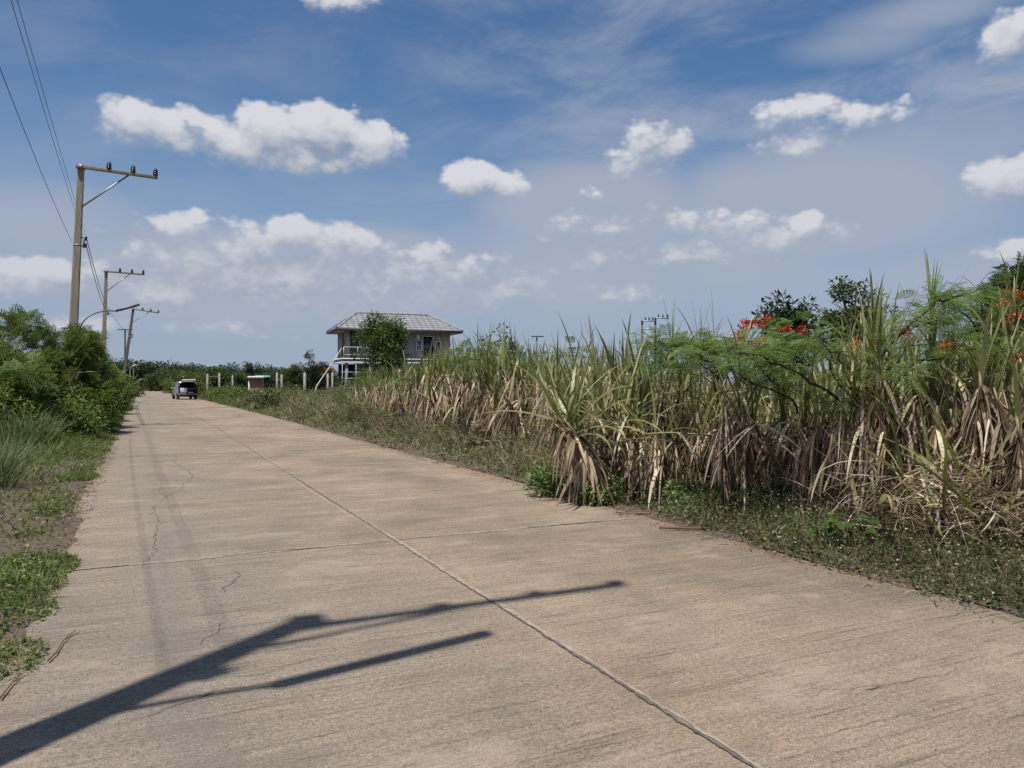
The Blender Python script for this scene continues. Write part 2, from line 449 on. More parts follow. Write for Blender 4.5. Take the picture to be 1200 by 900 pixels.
def crest(u):
    """the road sinks away beyond a gentle crest"""
    return -np.maximum(0, np.asarray(u, float) - 150) ** 2 * 0.0009
def gz(u, v):
    """ground height in road coordinates"""
    u = np.asarray(u, float); v = np.asarray(v, float)
    av = np.abs(v)
    under = np.clip((3.25 - av) / .25, 0, 1)
    n = fbm(u * .9 + 3, v * .9 + 9)
    side = np.clip((av - 3.2) / 1.2, 0, 1)
    zl = -.035 - side * .05 + (n - .5) * (.05 + .16 * side)
    zr = .0 + side * .04 + (n - .5) * (.04 + .14 * side)
    z = np.where(v < 0, zl, zr)
    near = np.clip((70 - np.hypot(u, v)) / 20, 0, 1)
    z = np.where(near > 0, z * near - .03 * (1 - near), -.03)
    z = z * (1 - under) - .12 * under
    return z + crest(np.minimum(u, 190)) * np.clip(1 - np.abs(v) / 60, 0, 1)

# ground: one sheet to the horizon -----------------------------------
uu = np.concatenate([[-2500, -800, -250, -80, -30], np.arange(-14, 46, .22), np.arange(46, 200, 2.0), [215, 240, 280, 350, 500, 800, 1400, 2600, 4500]])
vv = np.concatenate([[-4500, -2000, -900, -400, -200, -110, -70, -45, -30, -20], np.arange(-14, 22, .22), [24, 30, 45, 70, 110, 200, 400, 900, 2000, 4500]])
U, V = np.meshgrid(uu, vv, indexing='ij')
Z = gz(U, V)
nu, nv = U.shape
idx = np.arange(nu * nv).reshape(nu, nv)
quads = np.stack([idx[:-1, :-1], idx[:-1, 1:], idx[1:, 1:], idx[1:, :-1]], -1).reshape(-1, 4)
g = G(); g.add(np.stack([V + cen(U), U, Z], -1).reshape(-1, 3), quads)
ground = g.build('ground', MT['ground'], smooth=True)
ground.location = (RO[0], RO[1], 0); ground.rotation_euler = (0, 0, ROAD_ROT)
tag(ground, kind='structure')

# road slab ------------------------------------------------------------
us = np.concatenate([np.arange(-9, 40, .25), np.arange(40, 186, 2.0)])
el = -3.15 - .16 * (fbm(us * 1.3, us * 0 + 2) - .5) - .05 * (vn(us * 6, us * 0) - .5)
er = 3.15 + .16 * (fbm(us * 1.1, us * 0 + 20) - .5) + .05 * (vn(us * 6, us * 0 + 5) - .5)
inner = np.array([-2.6, -1.6, -.8, 0, .8, 1.6, 2.6])
cz = crest(us)
bend = cen(us); el = el + bend; er = er + bend
cols = [(el - .012, cz - .14), (el, cz - .012), (el + .03, cz)] + [(i + bend, cz) for i in inner] + [(er - .03, cz), (er, cz - .012), (er + .012, cz - .14)]
vert = np.stack([np.stack([c[0], us, c[1]], 1) for c in cols], 1)
n1, n2 = vert.shape[:2]
idx = np.arange(n1 * n2).reshape(n1, n2)
quads = np.stack([idx[:-1, :-1], idx[:-1, 1:], idx[1:, 1:], idx[1:, :-1]], -1).reshape(-1, 4)
g = G(); g.add(vert.reshape(-1, 3), quads)
road = g.build('road', MT['road'])
road.location = (RO[0], RO[1], 0); road.rotation_euler = (0, 0, ROAD_ROT)
tag(road, kind='structure')

def strip(g, pts, wfun, z, jag=.01, seed=0, step=.04):
    """a jagged flat ribbon on the road; pts in (u, v)"""
    r = np.random.default_rng(seed)
    pts = np.array(pts, float)
    d = np.r_[0, np.cumsum(np.hypot(*np.diff(pts, axis=0).T))]
    n = max(4, int(d[-1] / step)); s = np.linspace(0, d[-1], n)
    u = np.interp(s, d, pts[:, 0]); v = np.interp(s, d, pts[:, 1])
    v = v + cen(u)
    tu, tv = np.gradient(u), np.gradient(v); ln = np.hypot(tu, tv) + 1e-9
    nu_, nv_ = -tv / ln, tu / ln
    c = np.convolve(r.normal(0, jag, n), [.25, .5, .25], 'same') + jag * 2 * (fbm(s * 1.7 + seed, s * 0) - .5)
    w1 = wfun(s / d[-1]) * (.5 + .9 * r.random(n)); w2 = wfun(s / d[-1]) * (.5 + .9 * r.random(n))
    a = np.stack([v + nv_ * (c - w1), u + nu_ * (c - w1), np.full(n, z)], 1)
    b = np.stack([v + nv_ * (c + w2), u + nu_ * (c + w2), np.full(n, z)], 1)
    vt = np.stack([a, b], 1).reshape(-1, 3)
    i = np.arange(n - 1) * 2
    g.add(vt, np.stack([i, i + 2, i + 3, i + 1], 1))
def px_uv(px, py):
    D = CAMH * 900 / (py - 448); return UV((px - 600) / 900 * D, D)
g = G(); gp = G()
# centre seam
strip(g, [(-6, 0), (15, .0), (60, 0)], lambda t: .006 + .003 * np.sin(t * 50), .007, .006, 1, .025)
strip(gp, [(-6, .03), (5, .03), (12, .02), (26, .02)], lambda t: .010 + .018 * np.clip(np.sin(t * 19) , 0, 1), .0035, .006, 2, .025)
strip(gp, [(9, -.07), (15, -.08)], lambda t: .022 * np.sin(PI * t), .0035, .012, 22)
# slab joints
for k, uj in enumerate((-2.4, 8.56, 19.5, 30.4, 41.2, 52.0)):
    strip(g, [(uj, -3.0), (uj + .05, -1.2), (uj - .02, -.05)], lambda t: .006 * (.35 + (np.sin(t * 11 + k) > -.1) * 1.0), .007, .008, 10 + k)
    strip(g, [(uj + .04, .05), (uj + .06, 1.6), (uj + .02, 3.0)], lambda t: .006 * (.25 + (np.sin(t * 9 + k * 2) > .1) * .9), .007, .008, 20 + k)
    strip(gp, [(uj + .03, -3.0), (uj + .05, -.05)], lambda t: .045 * (.3 + .7 * np.sin(PI * t) ** 2), .0035, .01, 40 + k)
    strip(gp, [(uj + .07, .05), (uj + .05, 2.9)], lambda t: .04 * (.2 + .8 * np.sin(PI * t * 1.3) ** 2), .0035, .01, 50 + k)
# cracks in the left lane
def crack(pxs, w, seed):
    strip(g, [px_uv(*p) for p in pxs], lambda t: w * np.sin(PI * (.06 + .92 * t)) ** .5, .007, .03, seed, .05)
crack([(168, 665), (176, 648), (184, 632), (186, 612), (178, 598), (181, 592)], .0035, 61)
crack([(178, 598), (192, 585), (215, 570), (228, 556), (212, 548), (203, 540), (206, 532)], .0035, 62)
crack([(184, 632), (200, 626), (222, 628)], .002, 74)
crack([(192, 585), (186, 570), (172, 562)], .002, 75)
crack([(228, 556), (246, 552), (262, 556)], .002, 76)
crack([(258, 695), (272, 680), (281, 668)], .004, 63)
crack([(240, 757), (262, 728)], .003, 64)
crack([(152, 845), (210, 828), (262, 808), (330, 798)], .004, 65)  # dark line along the lamp arm's shadow, its shade put into the colour
crack([(325, 783), (352, 779), (400, 768)], .003, 66)
crack([(240, 800), (300, 790), (345, 781)], .003, 67)
crack([(1010, 807), (1036, 804)], .006, 68)
crack([(935, 817), (1010, 806), (1130, 784)], .002, 69)
crack([(930, 868), (980, 857), (1075, 835)], .002, 70)
crack([(1080, 727), (1130, 720), (1190, 712)], .003, 71)
crack([(0, 802), (25, 790)], .003, 73)
cr = g.build('crack', MT['crack'], road); pa = gp.build('joint_edge', MT['joint_pale'], road)

# loose soil along the slab's left edge, running on to it in tongues ----------
def soil_sheet(u0, u1, vin, vout, z0, seed, amp):
    us = np.arange(u0, u1, .12); m = 14
    e1 = vin + amp * (fbm(us * .8 + seed, us * 0 + seed) - .5) * 2 + .12 * (vn(us * 5, us * 0 + seed) - .5)
    g = G(); rows = []
    for j in range(m + 1):
        t = j / m
        v = e1 + (vout - e1) * t
        z = z0 + .05 * np.minimum(1, t * 3) * (vn(us * 2.5, v * 2.5 + seed)) + .02 * vn(us * 9, v * 9) * min(1, t * 5) - .03 * (t > .98)
        if j == 0: z = np.full_like(us, .003)
        rows.append(np.stack([v + cen(us), us, z], 1))
    vt = np.stack(rows, 1); n1, n2 = vt.shape[:2]; ix = np.arange(n1 * n2).reshape(n1, n2)
    q = np.stack([ix[:-1, :-1], ix[1:, :-1], ix[1:, 1:], ix[:-1, 1:]], -1).reshape(-1, 4)
    g.add(vt.reshape(-1, 3), q)
    return g
o = soil_sheet(-3, 26, -3.02, -4.7, .006, 3, .22).build('dirt_verge', MT['soil'], smooth=True)
o.location = (RO[0], RO[1], 0); o.rotation_euler = (0, 0, ROAD_ROT); tag(o, kind='structure')
o = soil_sheet(1, 30, 3.10, 4.2, .006, 8, .14).build('dirt_verge', MT['soil'], smooth=True)
o.location = (RO[0], RO[1], 0); o.rotation_euler = (0, 0, ROAD_ROT); tag(o, kind='structure')
# ================================================================== utility poles
def pole_arrays(h, lean=(0, 0)):
    pass

ARMZ = ROAD_ROT   # local x of a pole points across the road (towards it), local y along it

def utility_pole(loc, height, label, lean_x=0.0, lean_y=0.0, rack_z=None, pole_mat='pole', arm='side', group=None, wide=.30, rz=None):
    """shaft along z, crossarm towards the road (+x)"""
    root = empty('utility_pole', loc, 0, label, 'utility pole', group)
    root.rotation_euler = (lean_y, lean_x, ROAD_ROT if rz is None else rz)
    g = G()
    prof = []
    a0, a1 = wide, wide * .66
    ch = .22
    def ring(a, z):
        b = a / 2; c = a * ch / 2
        return [(-b + c, -b, z), (b - c, -b, z), (b, -b + c, z), (b, b - c, z), (b - c, b, z), (-b + c, b, z), (-b, b - c, z), (-b, -b + c, z)]
    v = ring(a0, -.4) + ring(a0 * .93, height * .3) + ring(a0 * .8, height * .65) + ring(a1, height - .04) + ring(a1 * .8, height)
    f = [(8 * i + j, 8 * i + (j + 1) % 8, 8 * i + 8 + (j + 1) % 8, 8 * i + 8 + j) for i in range(4) for j in range(8)] + [tuple(range(32, 40))]
    g.polys(v, f); g.build('shaft', MT[pole_mat], root)
    ha = height - .13
    if arm == 'side':
        x0, x1 = -.16, 2.42
        y = -(a1 / 2 + .06)
        g = G(); g.beam((x0, y, ha), (x1, y, ha), .10, .11); g.build('crossarm', MT['arm'], root, bevel=.008)
        g = G(); g.beam((a1 / 2 - .02, y + .03, ha - 1.38), (1.48, y + .05, ha - .05), .045, .05); g.build('brace', MT['steel'], root)
        g = G(); g.box((0, 0, ha), (a1 + .06, a1 + .06, .09)); g.box((0, y + .005, ha), (.12, .13, .14)); g.build('clamp', MT['steel'], root)
        spots = (.86, 1.62, 2.34)
        yy = y
    else:
        g = G(); g.beam((-.95, -(a1 / 2 + .05), ha), (.95, -(a1 / 2 + .05), ha), .10, .13); g.build('crossarm', MT['pole_dark'], root, bevel=.008)
        g = G(); g.box((0, 0, ha), (a1 + .06, a1 + .06, .09)); g.build('clamp', MT['steel'], root)
        spots = (); yy = 0
    for x in spots:
        g = G()
        g.lathe([(r_ * .86, z_ * .88) for r_, z_ in ((.001, .36), (.05, .355), (.062, .33), (.05, .31), (.085, .295), (.09, .26), (.062, .24), (.095, .22), (.1, .17), (.066, .15), (.1, .135), (.1, .08), (.055, .06), (.02, .055), (.02, 0.04))], (x, yy, ha), 12)
        g.build('insulator', MT['insul'], root, smooth=True)
    if rack_z:
        g = G(); g.box((a1 / 2 + .09, -.02, rack_z), (.05, .05, .42)); g.box((a1 / 2 + .04, -.02, rack_z + .14), (.12, .04, .04)); g.box((a1 / 2 + .04, -.02, rack_z - .14), (.12, .04, .04))
        g.box((0, 0, rack_z - .14), (wide * .82, wide * .82, .04))
        rk = g.build('cable_rack', MT['steel'], root)
        for dz in (.12, -.12):
            g = G(); g.lathe([(.001, .07), (.045, .07), (.05, .04), (.03, .0), (.05, -.04), (.045, -.07), (.001, -.07)], (a1 / 2 + .15, -.02, rack_z + dz), 10)
            g.build('spool', MT['insul'], rk, smooth=True)
    return root

def add_lamp(root, a, b, c, width=.22, thick=.07, bend=.5):
    """arm curving out from the pole at a to b, lamp head from b to c (local)"""
    a, b, c = [np.array(k, float) for k in (a, b, c)]
    ts = np.linspace(0, 1, 14)
    ctrl = np.array([a[0] + .1 * (b[0] - a[0]), a[1] + .1 * (b[1] - a[1]), a[2] + (b[2] - a[2]) * bend * 1.4])
    pts = [(1 - t) ** 2 * a + 2 * t * (1 - t) * ctrl + t * t * b for t in ts]
    g = G(); g.tube(pts, .026, 8); arm = g.build('lamp_arm', MT['lamp_tube'], root, smooth=True)
    d = (c - b) / np.linalg.norm(c - b)
    side = np.cross(d, (0, 0, 1)); side /= np.linalg.norm(side); n = np.cross(side, d)
    L = np.linalg.norm(c - b)
    def hull(w0, w1, t0, x0, x1, up):
        v = []
        for x, w in ((x0, w0), (x0 + .06, w1), (x1 - .04, w1), (x1, w1 * .7)):
            for s, hgt in ((-1, 0), (1, 0), (.75, 1), (-.75, 1)):
                v.append(b + d * x + side * s * w / 2 + n * (up + t0 * hgt))
        f = [(4 * i + j, 4 * i + (j + 1) % 4, 4 * i + 4 + (j + 1) % 4, 4 * i + 4 + j) for i in range(3) for j in range(4)] + [(3, 2, 1, 0), (12, 13, 14, 15)]
        return v, f
    g = G(); g.polys(*hull(width * .5, width, thick, -.05, L, 0)); head = g.build('lamp_head', MT['lamp_dark'], root)
    g = G()
    k = max(4, int(L / .12))
    for i in range(k):
        x = .06 + (L - .14) * (i + .5) / k
        p = b + d * x - n * .006
        w = width * .36; hl = (L - .14) / k * .38
        vv = [p + d * sx * hl + side * sy * w + n * sz * .006 for sz in (-1, 1) for sx, sy in ((-1, -1), (1, -1), (1, 1), (-1, 1))]
        g.add(vv, [[3, 2, 1, 0], [4, 5, 6, 7], [0, 1, 5, 4], [1, 2, 6, 5], [2, 3, 7, 6], [3, 0, 4, 7]])
    g.build('lamp_panel', MT['led'], head)

PG = 'utility poles along the road'
P0 = (-2.74, 2.20)
P1 = (-15.30, 26.5); P2 = (-28.75, 53.8); P3 = (-39.75, 78.0); P4 = (-53.9, 107.0)
p0 = utility_pole((P0[0], P0[1], -.05), 9.25, 'concrete pole beside the viewer whose crossarm and long lamp shade the road', rack_z=5.95, group=PG, wide=.25)
# its lamp: arm and head in local axes (x across the road, y along it)
def to_local(x, y, z, base): 
    d = np.array([x - base[0], y - base[1]]); return (float(d @ RV), float(d @ RU), z)
add_lamp(p0, (.12, 0, 4.35), to_local(-1.975, 2.456, 4.95, P0), to_local(-.976, 3.08, 5.65, P0), .13, .05)
p1 = utility_pole((*P1, -.05), 9.25, 'nearest concrete utility pole in view, with a curved street lamp arm', lean_x=R(2.4), lean_y=R(-.6), rack_z=6.55, group=PG)
add_lamp(p1, (.16, -.1, 3.35), (1.34, .25, 4.25), (2.02, .35, 4.52), .24, bend=.72)
p2 = utility_pole((*P2, -.05), 9.55, 'second concrete utility pole along the road, upright behind the street lamp', lean_x=R(1.8), rack_z=6.6, group=PG)
p3 = utility_pole((*P3, -.05), 9.35, 'dark leaning utility pole with side crossarm, third along the road', lean_x=R(7.2), lean_y=R(-2), rack_z=6.5, pole_mat='pole_dark', group=PG, wide=.34)
p4 = utility_pole((*P4, -.05), 9.1, 'distant T-shaped pole just behind the leaning pole', pole_mat='pole_dark', arm='tee', group=PG, wide=.30)

def cable(a, b, sag, r, label, group='cables strung between the poles'):
    a = np.array(a); b = np.array(b); t = np.linspace(0, 1, 40)[:, None]
    pts = a + (b - a) * t; pts[:, 2] -= sag * 4 * t[:, 0] * (1 - t[:, 0])
    g = G(); g.tube(pts, r, 6); o = g.build('overhead_cable', MT['cable'], smooth=True)
    return tag(o, label, 'cable', group)
bpy.context.view_layer.update()
def loc2w(root, p): return tuple(root.matrix_world @ Vector(p))
A0 = loc2w(p0, (.36, -.02, 6.05)); B0 = loc2w(p0, (.36, -.02, 5.82))
A1 = loc2w(p1, (.27, -.02, 6.67)); B1 = loc2w(p1, (.27, -.02, 6.43))
A2 = loc2w(p2, (.27, -.02, 6.72)); B2 = loc2w(p2, (.27, -.02, 6.48))
A3 = loc2w(p3, (.27, -.02, 6.62)); B3 = loc2w(p3, (.27, -.02, 6.38))
for q0, q1 in (((.08, -.02, 6.05), (.36, -.02, 6.05)), ((.08, -.02, 5.82), (.36, -.02, 5.82))):
    g = G(); g.tube([q0, q1], .015, 6); g.build('cable_bracket', MT['steel'], p0)
cable(A0, A1, .12, .0040, 'upper thick black cable entering overhead to the nearest pole in view')
cable(B0, B1, .12, .0040, 'lower thick black cable entering overhead to the nearest pole in view')
cable(loc2w(p0, (-.12, 0, 6.35)), loc2w(p1, (-.16, 0, 6.5)), .28, .006, 'thin wire reaching the nearest pole in view on its hedge side')
cable(A1, A2, .35, .013, 'upper cable from the lamp pole to the second pole')
cable(B1, B2, .5, .013, 'lower cable from the lamp pole to the second pole')
cable(A2, A3, .35, .013, 'cable from the second pole to the dark leaning pole')
P4a = loc2w(p4, (.3, 0, 6.6))
cable(A3, P4a, .3, .013, 'cable from the dark leaning pole to the distant T-shaped pole')

# far lamp posts at the end of the road
def lamp_post(px, D, top, label, arm=1):
    x, y, _ = at(px, D)
    h = CAMH + (448 - top) / 900 * D
    r = empty('lamp_post', (x, y, crest(UV(x, y)[0]) - .05), ROAD_ROT, label, 'lamp post', 'small lamp posts at the end of the road')
    g = G(); g.tube([(0, 0, 0), (0, 0, h * .5), (0, 0, h)], [.14, .12, .09], 8); g.build('post', MT['pole'], r)
    if arm:
        g = G(); g.tube([(0, 0, h - .3), (.3, 0, h), (.8, 0, h + .2)], .04, 6); g.build('lamp_arm', MT['lamp_grey'], r)
        g = G(); g.box((1.1, 0, h + .25), (.7, .3, .12)); g.build('lamp_head', MT['lamp_grey'], r, bevel=.03)
    return r
lamp_post(152.5, 150, 427, 'far pale post topped by a bright lamp, nearest the leaning pole')
lamp_post(156.5, 165, 424, 'plain thin far post between the small lamp posts', 0)
lamp_post(161.5, 178, 434, 'shortest far lamp post, its head tilted up before the dark trees')

# twin pole structure far behind the cane
x, y, _ = at(752.5, 91)
tw = empty('twin_pole_frame', (x, y, 0), R(8), 'far grey twin-pole frame with stepped crossarms and insulators beyond the cane', 'utility pole')
for dx, h in ((0, 9.0), (1.62, 9.35)):
    g = G(); g.box((dx, 0, h / 2), (.26, .26, h), taper=.7); g.build('pole', MT['pole_dark'], tw)
for a, b, z in (((-.2), 1.7, 8.85), (0, 1.62, 7.9), (0, 1.62, 7.0), (1.4, 3.2, 9.2)):
    g = G(); g.beam((a, -.16, z), (b, -.16, z), .11, .12); g.build('crossarm', MT['steel'], tw)
for dx, z in ((.35, 8.9), (.8, 8.9), (1.25, 8.9), (1.95, 9.25), (2.5, 9.25), (3.1, 9.25)):
    g = G(); g.lathe([(.001, .42), (.07, .4), (.1, .3), (.06, .25), (.1, .15), (.04, .05), (.03, 0)], (dx, -.16, z), 8); g.build('insulator', MT['insul'], tw)
x, y, _ = at(629, 125)
tp = empty('utility_pole', (x, y, 0), 0, 'tiny far T-shaped pole showing over the middle of the cane', 'utility pole')
g = G(); g.box((0, 0, 4.6), (.3, .3, 9.2), taper=.7); g.build('shaft', MT['pole_dark'], tp)
g = G(); g.beam((-.9, -.2, 9.05), (1.1, -.2, 9.05), .2, .2); g.build('crossarm', MT['pole_dark'], tp)

# ================================================================== trees
def limb_path(a, b, rs, wob, n=5):
    t = np.linspace(0, 1, n)[:, None]
    p = a + (b - a) * t
    p[1:-1] += rs.normal(0, wob, (n - 2, 3))
    p[:, 2] += (np.sin(t[:, 0] * PI) * np.linalg.norm(b - a) * .08)
    return p

def tree(name, label, cat, group, seed, H, cw, ch, leaf, tmpl, nclump, nleaf, lsize, clump_r, bark='bark', trunk_r=.12, base_frac=.3, shape='round', loc=(0, 0, 0), flowers=0, fmat='flower', flat=.8, leaf_up=.1):
    """a tapered trunk, limbs and a crown of leaf clumps with gaps"""
    rs = np.random.default_rng(seed)
    root = empty(name, loc, 0, label, cat, group)
    c0 = H - ch
    cs = []
    tries = 0
    while len(cs) < nclump and tries < 5000:
        tries += 1
        p = rs.uniform(-1, 1, 3)
        if shape == 'round':
            if not .25 < np.linalg.norm(p) < 1: continue
            s = (.75 + .25 * math.sin(3 * math.atan2(p[1], p[0]) + seed))
        elif shape == 'cone':
            rr = np.hypot(p[0], p[1]); lim = (1 - (p[2] + 1) / 2) ** .8 + .08
            if rr > lim: continue
            s = 1
        else:  # column / bushy to the ground
            if np.hypot(p[0], p[1]) > 1 - .45 * max(0, p[2]): continue
            s = 1
        cs.append([p[0] * cw / 2 * s, p[1] * cw / 2 * s, c0 + (p[2] + 1) / 2 * ch])
    cs = np.array(cs)
    g = G()
    top = np.array([rs.normal(0, .05 * cw), rs.normal(0, .05 * cw), c0 + ch * .7])
    tp_ = limb_path(np.zeros(3), top, rs, .03 * H, 6)
    tp_[0] = (0, 0, -.1)
    g.tube(tp_, np.linspace(trunk_r * 1.25, trunk_r * .3, 6), 7)
    for c in cs[:: max(1, len(cs) // 26)]:
        k = rs.integers(2, 5)
        g.tube(limb_path(tp_[k].copy(), c, rs, .04 * cw, 5), np.linspace(trunk_r * .42, trunk_r * .08, 5), 5, cap=False)
    g.build('trunk', MT[bark], root, smooth=True)
    rc = clump_r * rs.uniform(.6, 1.3, len(cs))
    w = rc ** 2; which = rs.choice(len(cs), nleaf, p=w / w.sum())
    d = rs.normal(0, 1, (nleaf, 3)); d /= np.linalg.norm(d, axis=1, keepdims=True)
    rad = rs.random(nleaf) ** .45
    pos = cs[which] + d * (rad * rc[which])[:, None] * np.array([1, 1, flat])
    dirs = d * np.array([1, 1, .5]) + rs.normal(0, .5, (nleaf, 3)) + np.array([0, 0, leaf_up])
    keep = pos[:, 2] > .03
    pos, dirs = pos[keep], dirs[keep]
    g = G(); stamp(g, tmpl[0], tmpl[1], pos, frames(dirs, rs.normal(0, .6, len(pos))), lsize * rs.uniform(.65, 1.35, len(pos)))
    g.build('crown', MT[leaf], root)
    if flowers:
        upper = pos[pos[:, 2] > np.quantile(pos[:, 2], .55)]
        fc = upper[rs.choice(len(upper), flowers)]
        n = 26
        fp = np.repeat(fc, n, 0) + rs.normal(0, .07 * max(.8, lsize * 2.2), (flowers * n, 3))
        g = G(); stamp(g, QUAD_V, QUAD_Q, fp, frames(rs.normal(0, 1, (len(fp), 3)) + np.array([0, 0, .6]), rs.uniform(0, 6, len(fp))), .06 * max(1, lsize * 2) * rs.uniform(.7, 1.4, len(fp)))
        g.build('blossom', MT[fmat], root)
    return root
OV = (OVATE_V, OVATE_Q); QD = (QUAD_V, QUAD_Q)

# ---- far tree line beyond the end of the road
FG = 'dark trees in the far line beyond the road'
protos = []
for i in range(5):
    protos.append(tree('distant_tree', 'dark tree in the far line of trees closing off the end of the road', 'tree', FG, 100 + i, 6.6 + i * .35, 5.5 + (i % 3), 5.4, 'dark', QD, 34, 1900, .42, 1.25, 'bark_dark', .2, loc=(0, 0, 0), shape='column' if i % 2 else 'round'))
n = 0
for px in np.arange(60, 345, 8.0):
    pxx = px + random.uniform(-3, 3)
    D = 195 + 60 * random.random()
    x, y, _ = at(pxx, D)
    top = np.interp(pxx, [60, 140, 152, 170, 190, 212, 240, 280, 345], [426, 426, 424, 424, 427, 431, 430, 432, 434]) + random.uniform(-2, 1.5)
    h = CAMH + (448 - top) / 900 * D + 2.6
    pr = protos[n % 5]; hh = 6.6 + (n % 5) * .35
    o = pr if n < 5 else copy_tree(pr)
    s = h / hh
    o.location = (x, y, -2.6); o.rotation_euler = (0, 0, random.uniform(0, 6)); o.scale = (s * 1.25, s * 1.25, s)
    n += 1
# mid-green trees in the middle distance, road end to the house
MG = 'mid-green trees between the road and the house'
mp_ = [tree('roadside_tree', 'mid-green bushy tree standing in the middle distance behind the fence posts', 'tree', MG, 130 + i, 4.6, 4.4, 4.2, 'mid', QD, 30, 2000, .27, .85, 'bark_dark', .12, shape='column' if i != 1 else 'round') for i in range(3)]
spots = [(196, 150, 431), (206, 135, 433), (222, 128, 430), (236, 118, 433), (250, 118, 429), (262, 112, 431), (275, 125, 434), (284, 110, 436), (292, 128, 437), (302, 105, 438),
         (313, 120, 436), (320, 105, 434), (331, 110, 433), (338, 125, 432), (350, 100, 441), (361, 108, 438), (372, 102, 440), (385, 110, 438), (400, 104, 436), (178, 160, 437), (186, 170, 434), (212, 150, 432)]
for i, (px, D, top) in enumerate(spots):
    x, y, _ = at(px, D)
    h = CAMH + (448 - top) / 900 * D
    o = mp_[i] if i < 3 else copy_tree(mp_[i % 3])
    zb = -.1 + float(crest(min(190, max(0, UV(x, y)[0])))) * .4
    s = (h - zb) / 4.6
    o.location = (x, y, zb); o.rotation_euler = (0, 0, random.uniform(0, 6)); o.scale = (s * random.uniform(.9, 1.25),) * 2 + (s,)
# the tree with a thin stem showing alone above the shed
x, y, _ = at(293.5, 98)
tree('slender_tree', 'slender round-headed tree rising over the small brick shed', 'tree', None, 151, CAMH + (448 - 424) / 900 * 98, 2.0, 1.6, 'mid', QD, 12, 700, .2, .45, 'bark_dark', .06, loc=(x, y, 0))
# bright green shrubs right behind the car and at the left of the road's end
SG = 'bright green shrubs near the road end'
for k, (px, D, top, w, lab) in enumerate(((214, 92, 440, 3.0, 'bright green shrub in front of the car at the road edge'), (229, 84, 438, 3.4, 'bright yellow-green shrub behind the car and the first fence post'), (200, 112, 444, 3.0, 'lower bright shrub beyond the parked car'),
                                (146, 61, 442, 1.7, 'bright leafy shrub at the foot of the dark leaning pole'), (130, 52, 438, 1.8, 'green shrub at the foot of the second pole'), (156, 84, 446, 1.8, 'small bright shrub at the far end of the hedge'))):
    x, y, _ = at(px, D)
    tree('roadside_shrub', lab, 'shrub', SG, 160 + k, CAMH + (448 - top) / 900 * D, w, CAMH + (448 - top) / 900 * D - .1, 'bright', OV, 24, 1500, .2, .55, 'bark_dark', .05, loc=(x, y, 0), shape='column')
for k, (px, D, top, w) in enumerate(((251, 74, 456, 2.4), (260, 68, 456, 2.4), (270, 63, 457, 2.3), (283, 56, 457, 2.2), (276, 66, 454, 2.2), (302, 48, 458, 2.0), (338, 46, 455, 1.8), (320, 42, 460, 1.8), (408, 50, 444, 2.4), (470, 48, 440, 2.4), (492, 46, 436, 2.6), (516, 44, 432, 2.6), (380, 45, 456, 2.0), (428, 44, 441, 2.2))):
    x, y, _ = at(px, D); H = CAMH + (448 - top) / 900 * D
    tree('plot_bush', 'green rounded bush in the overgrown plot before the fence posts', 'bush', 'bushes of the overgrown plot', 260 + k, H, w, H - .05, 'bright' if k < 4 else 'weed', OV, 20, 1500, .13, .42, 'bark_dark', .03, loc=(x, y, 0), shape='column')
# casuarina and flame trees by the house
x, y, _ = at(366, 92)
tree('casuarina_tree', 'grey-green needle-leaved tree with pointed top left of the house', 'tree', None, 171, 5.5, 3.2, 5.2, 'casuarina', bipinnate_far(), 40, 2600, .34, .6, 'bark_dark', .12, loc=(x, y, 0), shape='cone', leaf_up=1.0)
x, y, _ = at(378, 96)
tree('casuarina_tree', 'lower needle-leaved tree between the pointed one and the house', 'tree', None, 172, 4.2, 3.0, 4.0, 'casuarina', bipinnate_far(), 30, 1800, .34, .6, 'bark_dark', .12, loc=(x, y, 0), shape='column', leaf_up=.6)
x, y, _ = at(345, 84)
tree('flame_tree', 'spreading flame tree with orange bloom on top, behind the white posts', 'tree', None, 173, 3.25, 3.4, 1.6, 'mid', BIPF, 16, 900, .35, .55, 'bark_dark', .09, loc=(x, y, 0), flowers=16)
x, y, _ = at(387, 72)
tree('flame_tree', 'small flame tree with an orange crown at the corner of the house', 'tree', None, 174, 3.0, 1.4, .8, 'mid', BIPF, 6, 120, .3, .3, 'bark_dark', .06, loc=(x, y, 0), flowers=26)
# leafy tree before the house
x, y, _ = at(450, 59)
ht = tree('leafy_tree', 'bright green leafy tree hiding the middle of the house', 'tree', None, 181, 6.85, 5.3, 4.9, 'house_tree', OV, 60, 8500, .21, .68, 'bark', .11, loc=(x, y, 0), flat=.9)
x, y, _ = at(432, 56)
tree('roadside_shrub', 'low green shrub under the leafy tree before the house', 'shrub', SG, 182, 3.2, 2.6, 3.0, 'bright', OV, 20, 1500, .18, .5, 'bark', .05, loc=(x, y, 0), shape='column')
x, y, _ = at(447, 52)
tree('roadside_shrub', 'low green shrub by the grey blocks before the house', 'shrub', SG, 183, 2.7, 2.2, 2.5, 'mid', OV, 16, 1200, .18, .45, 'bark', .05, loc=(x, y, 0), shape='column')
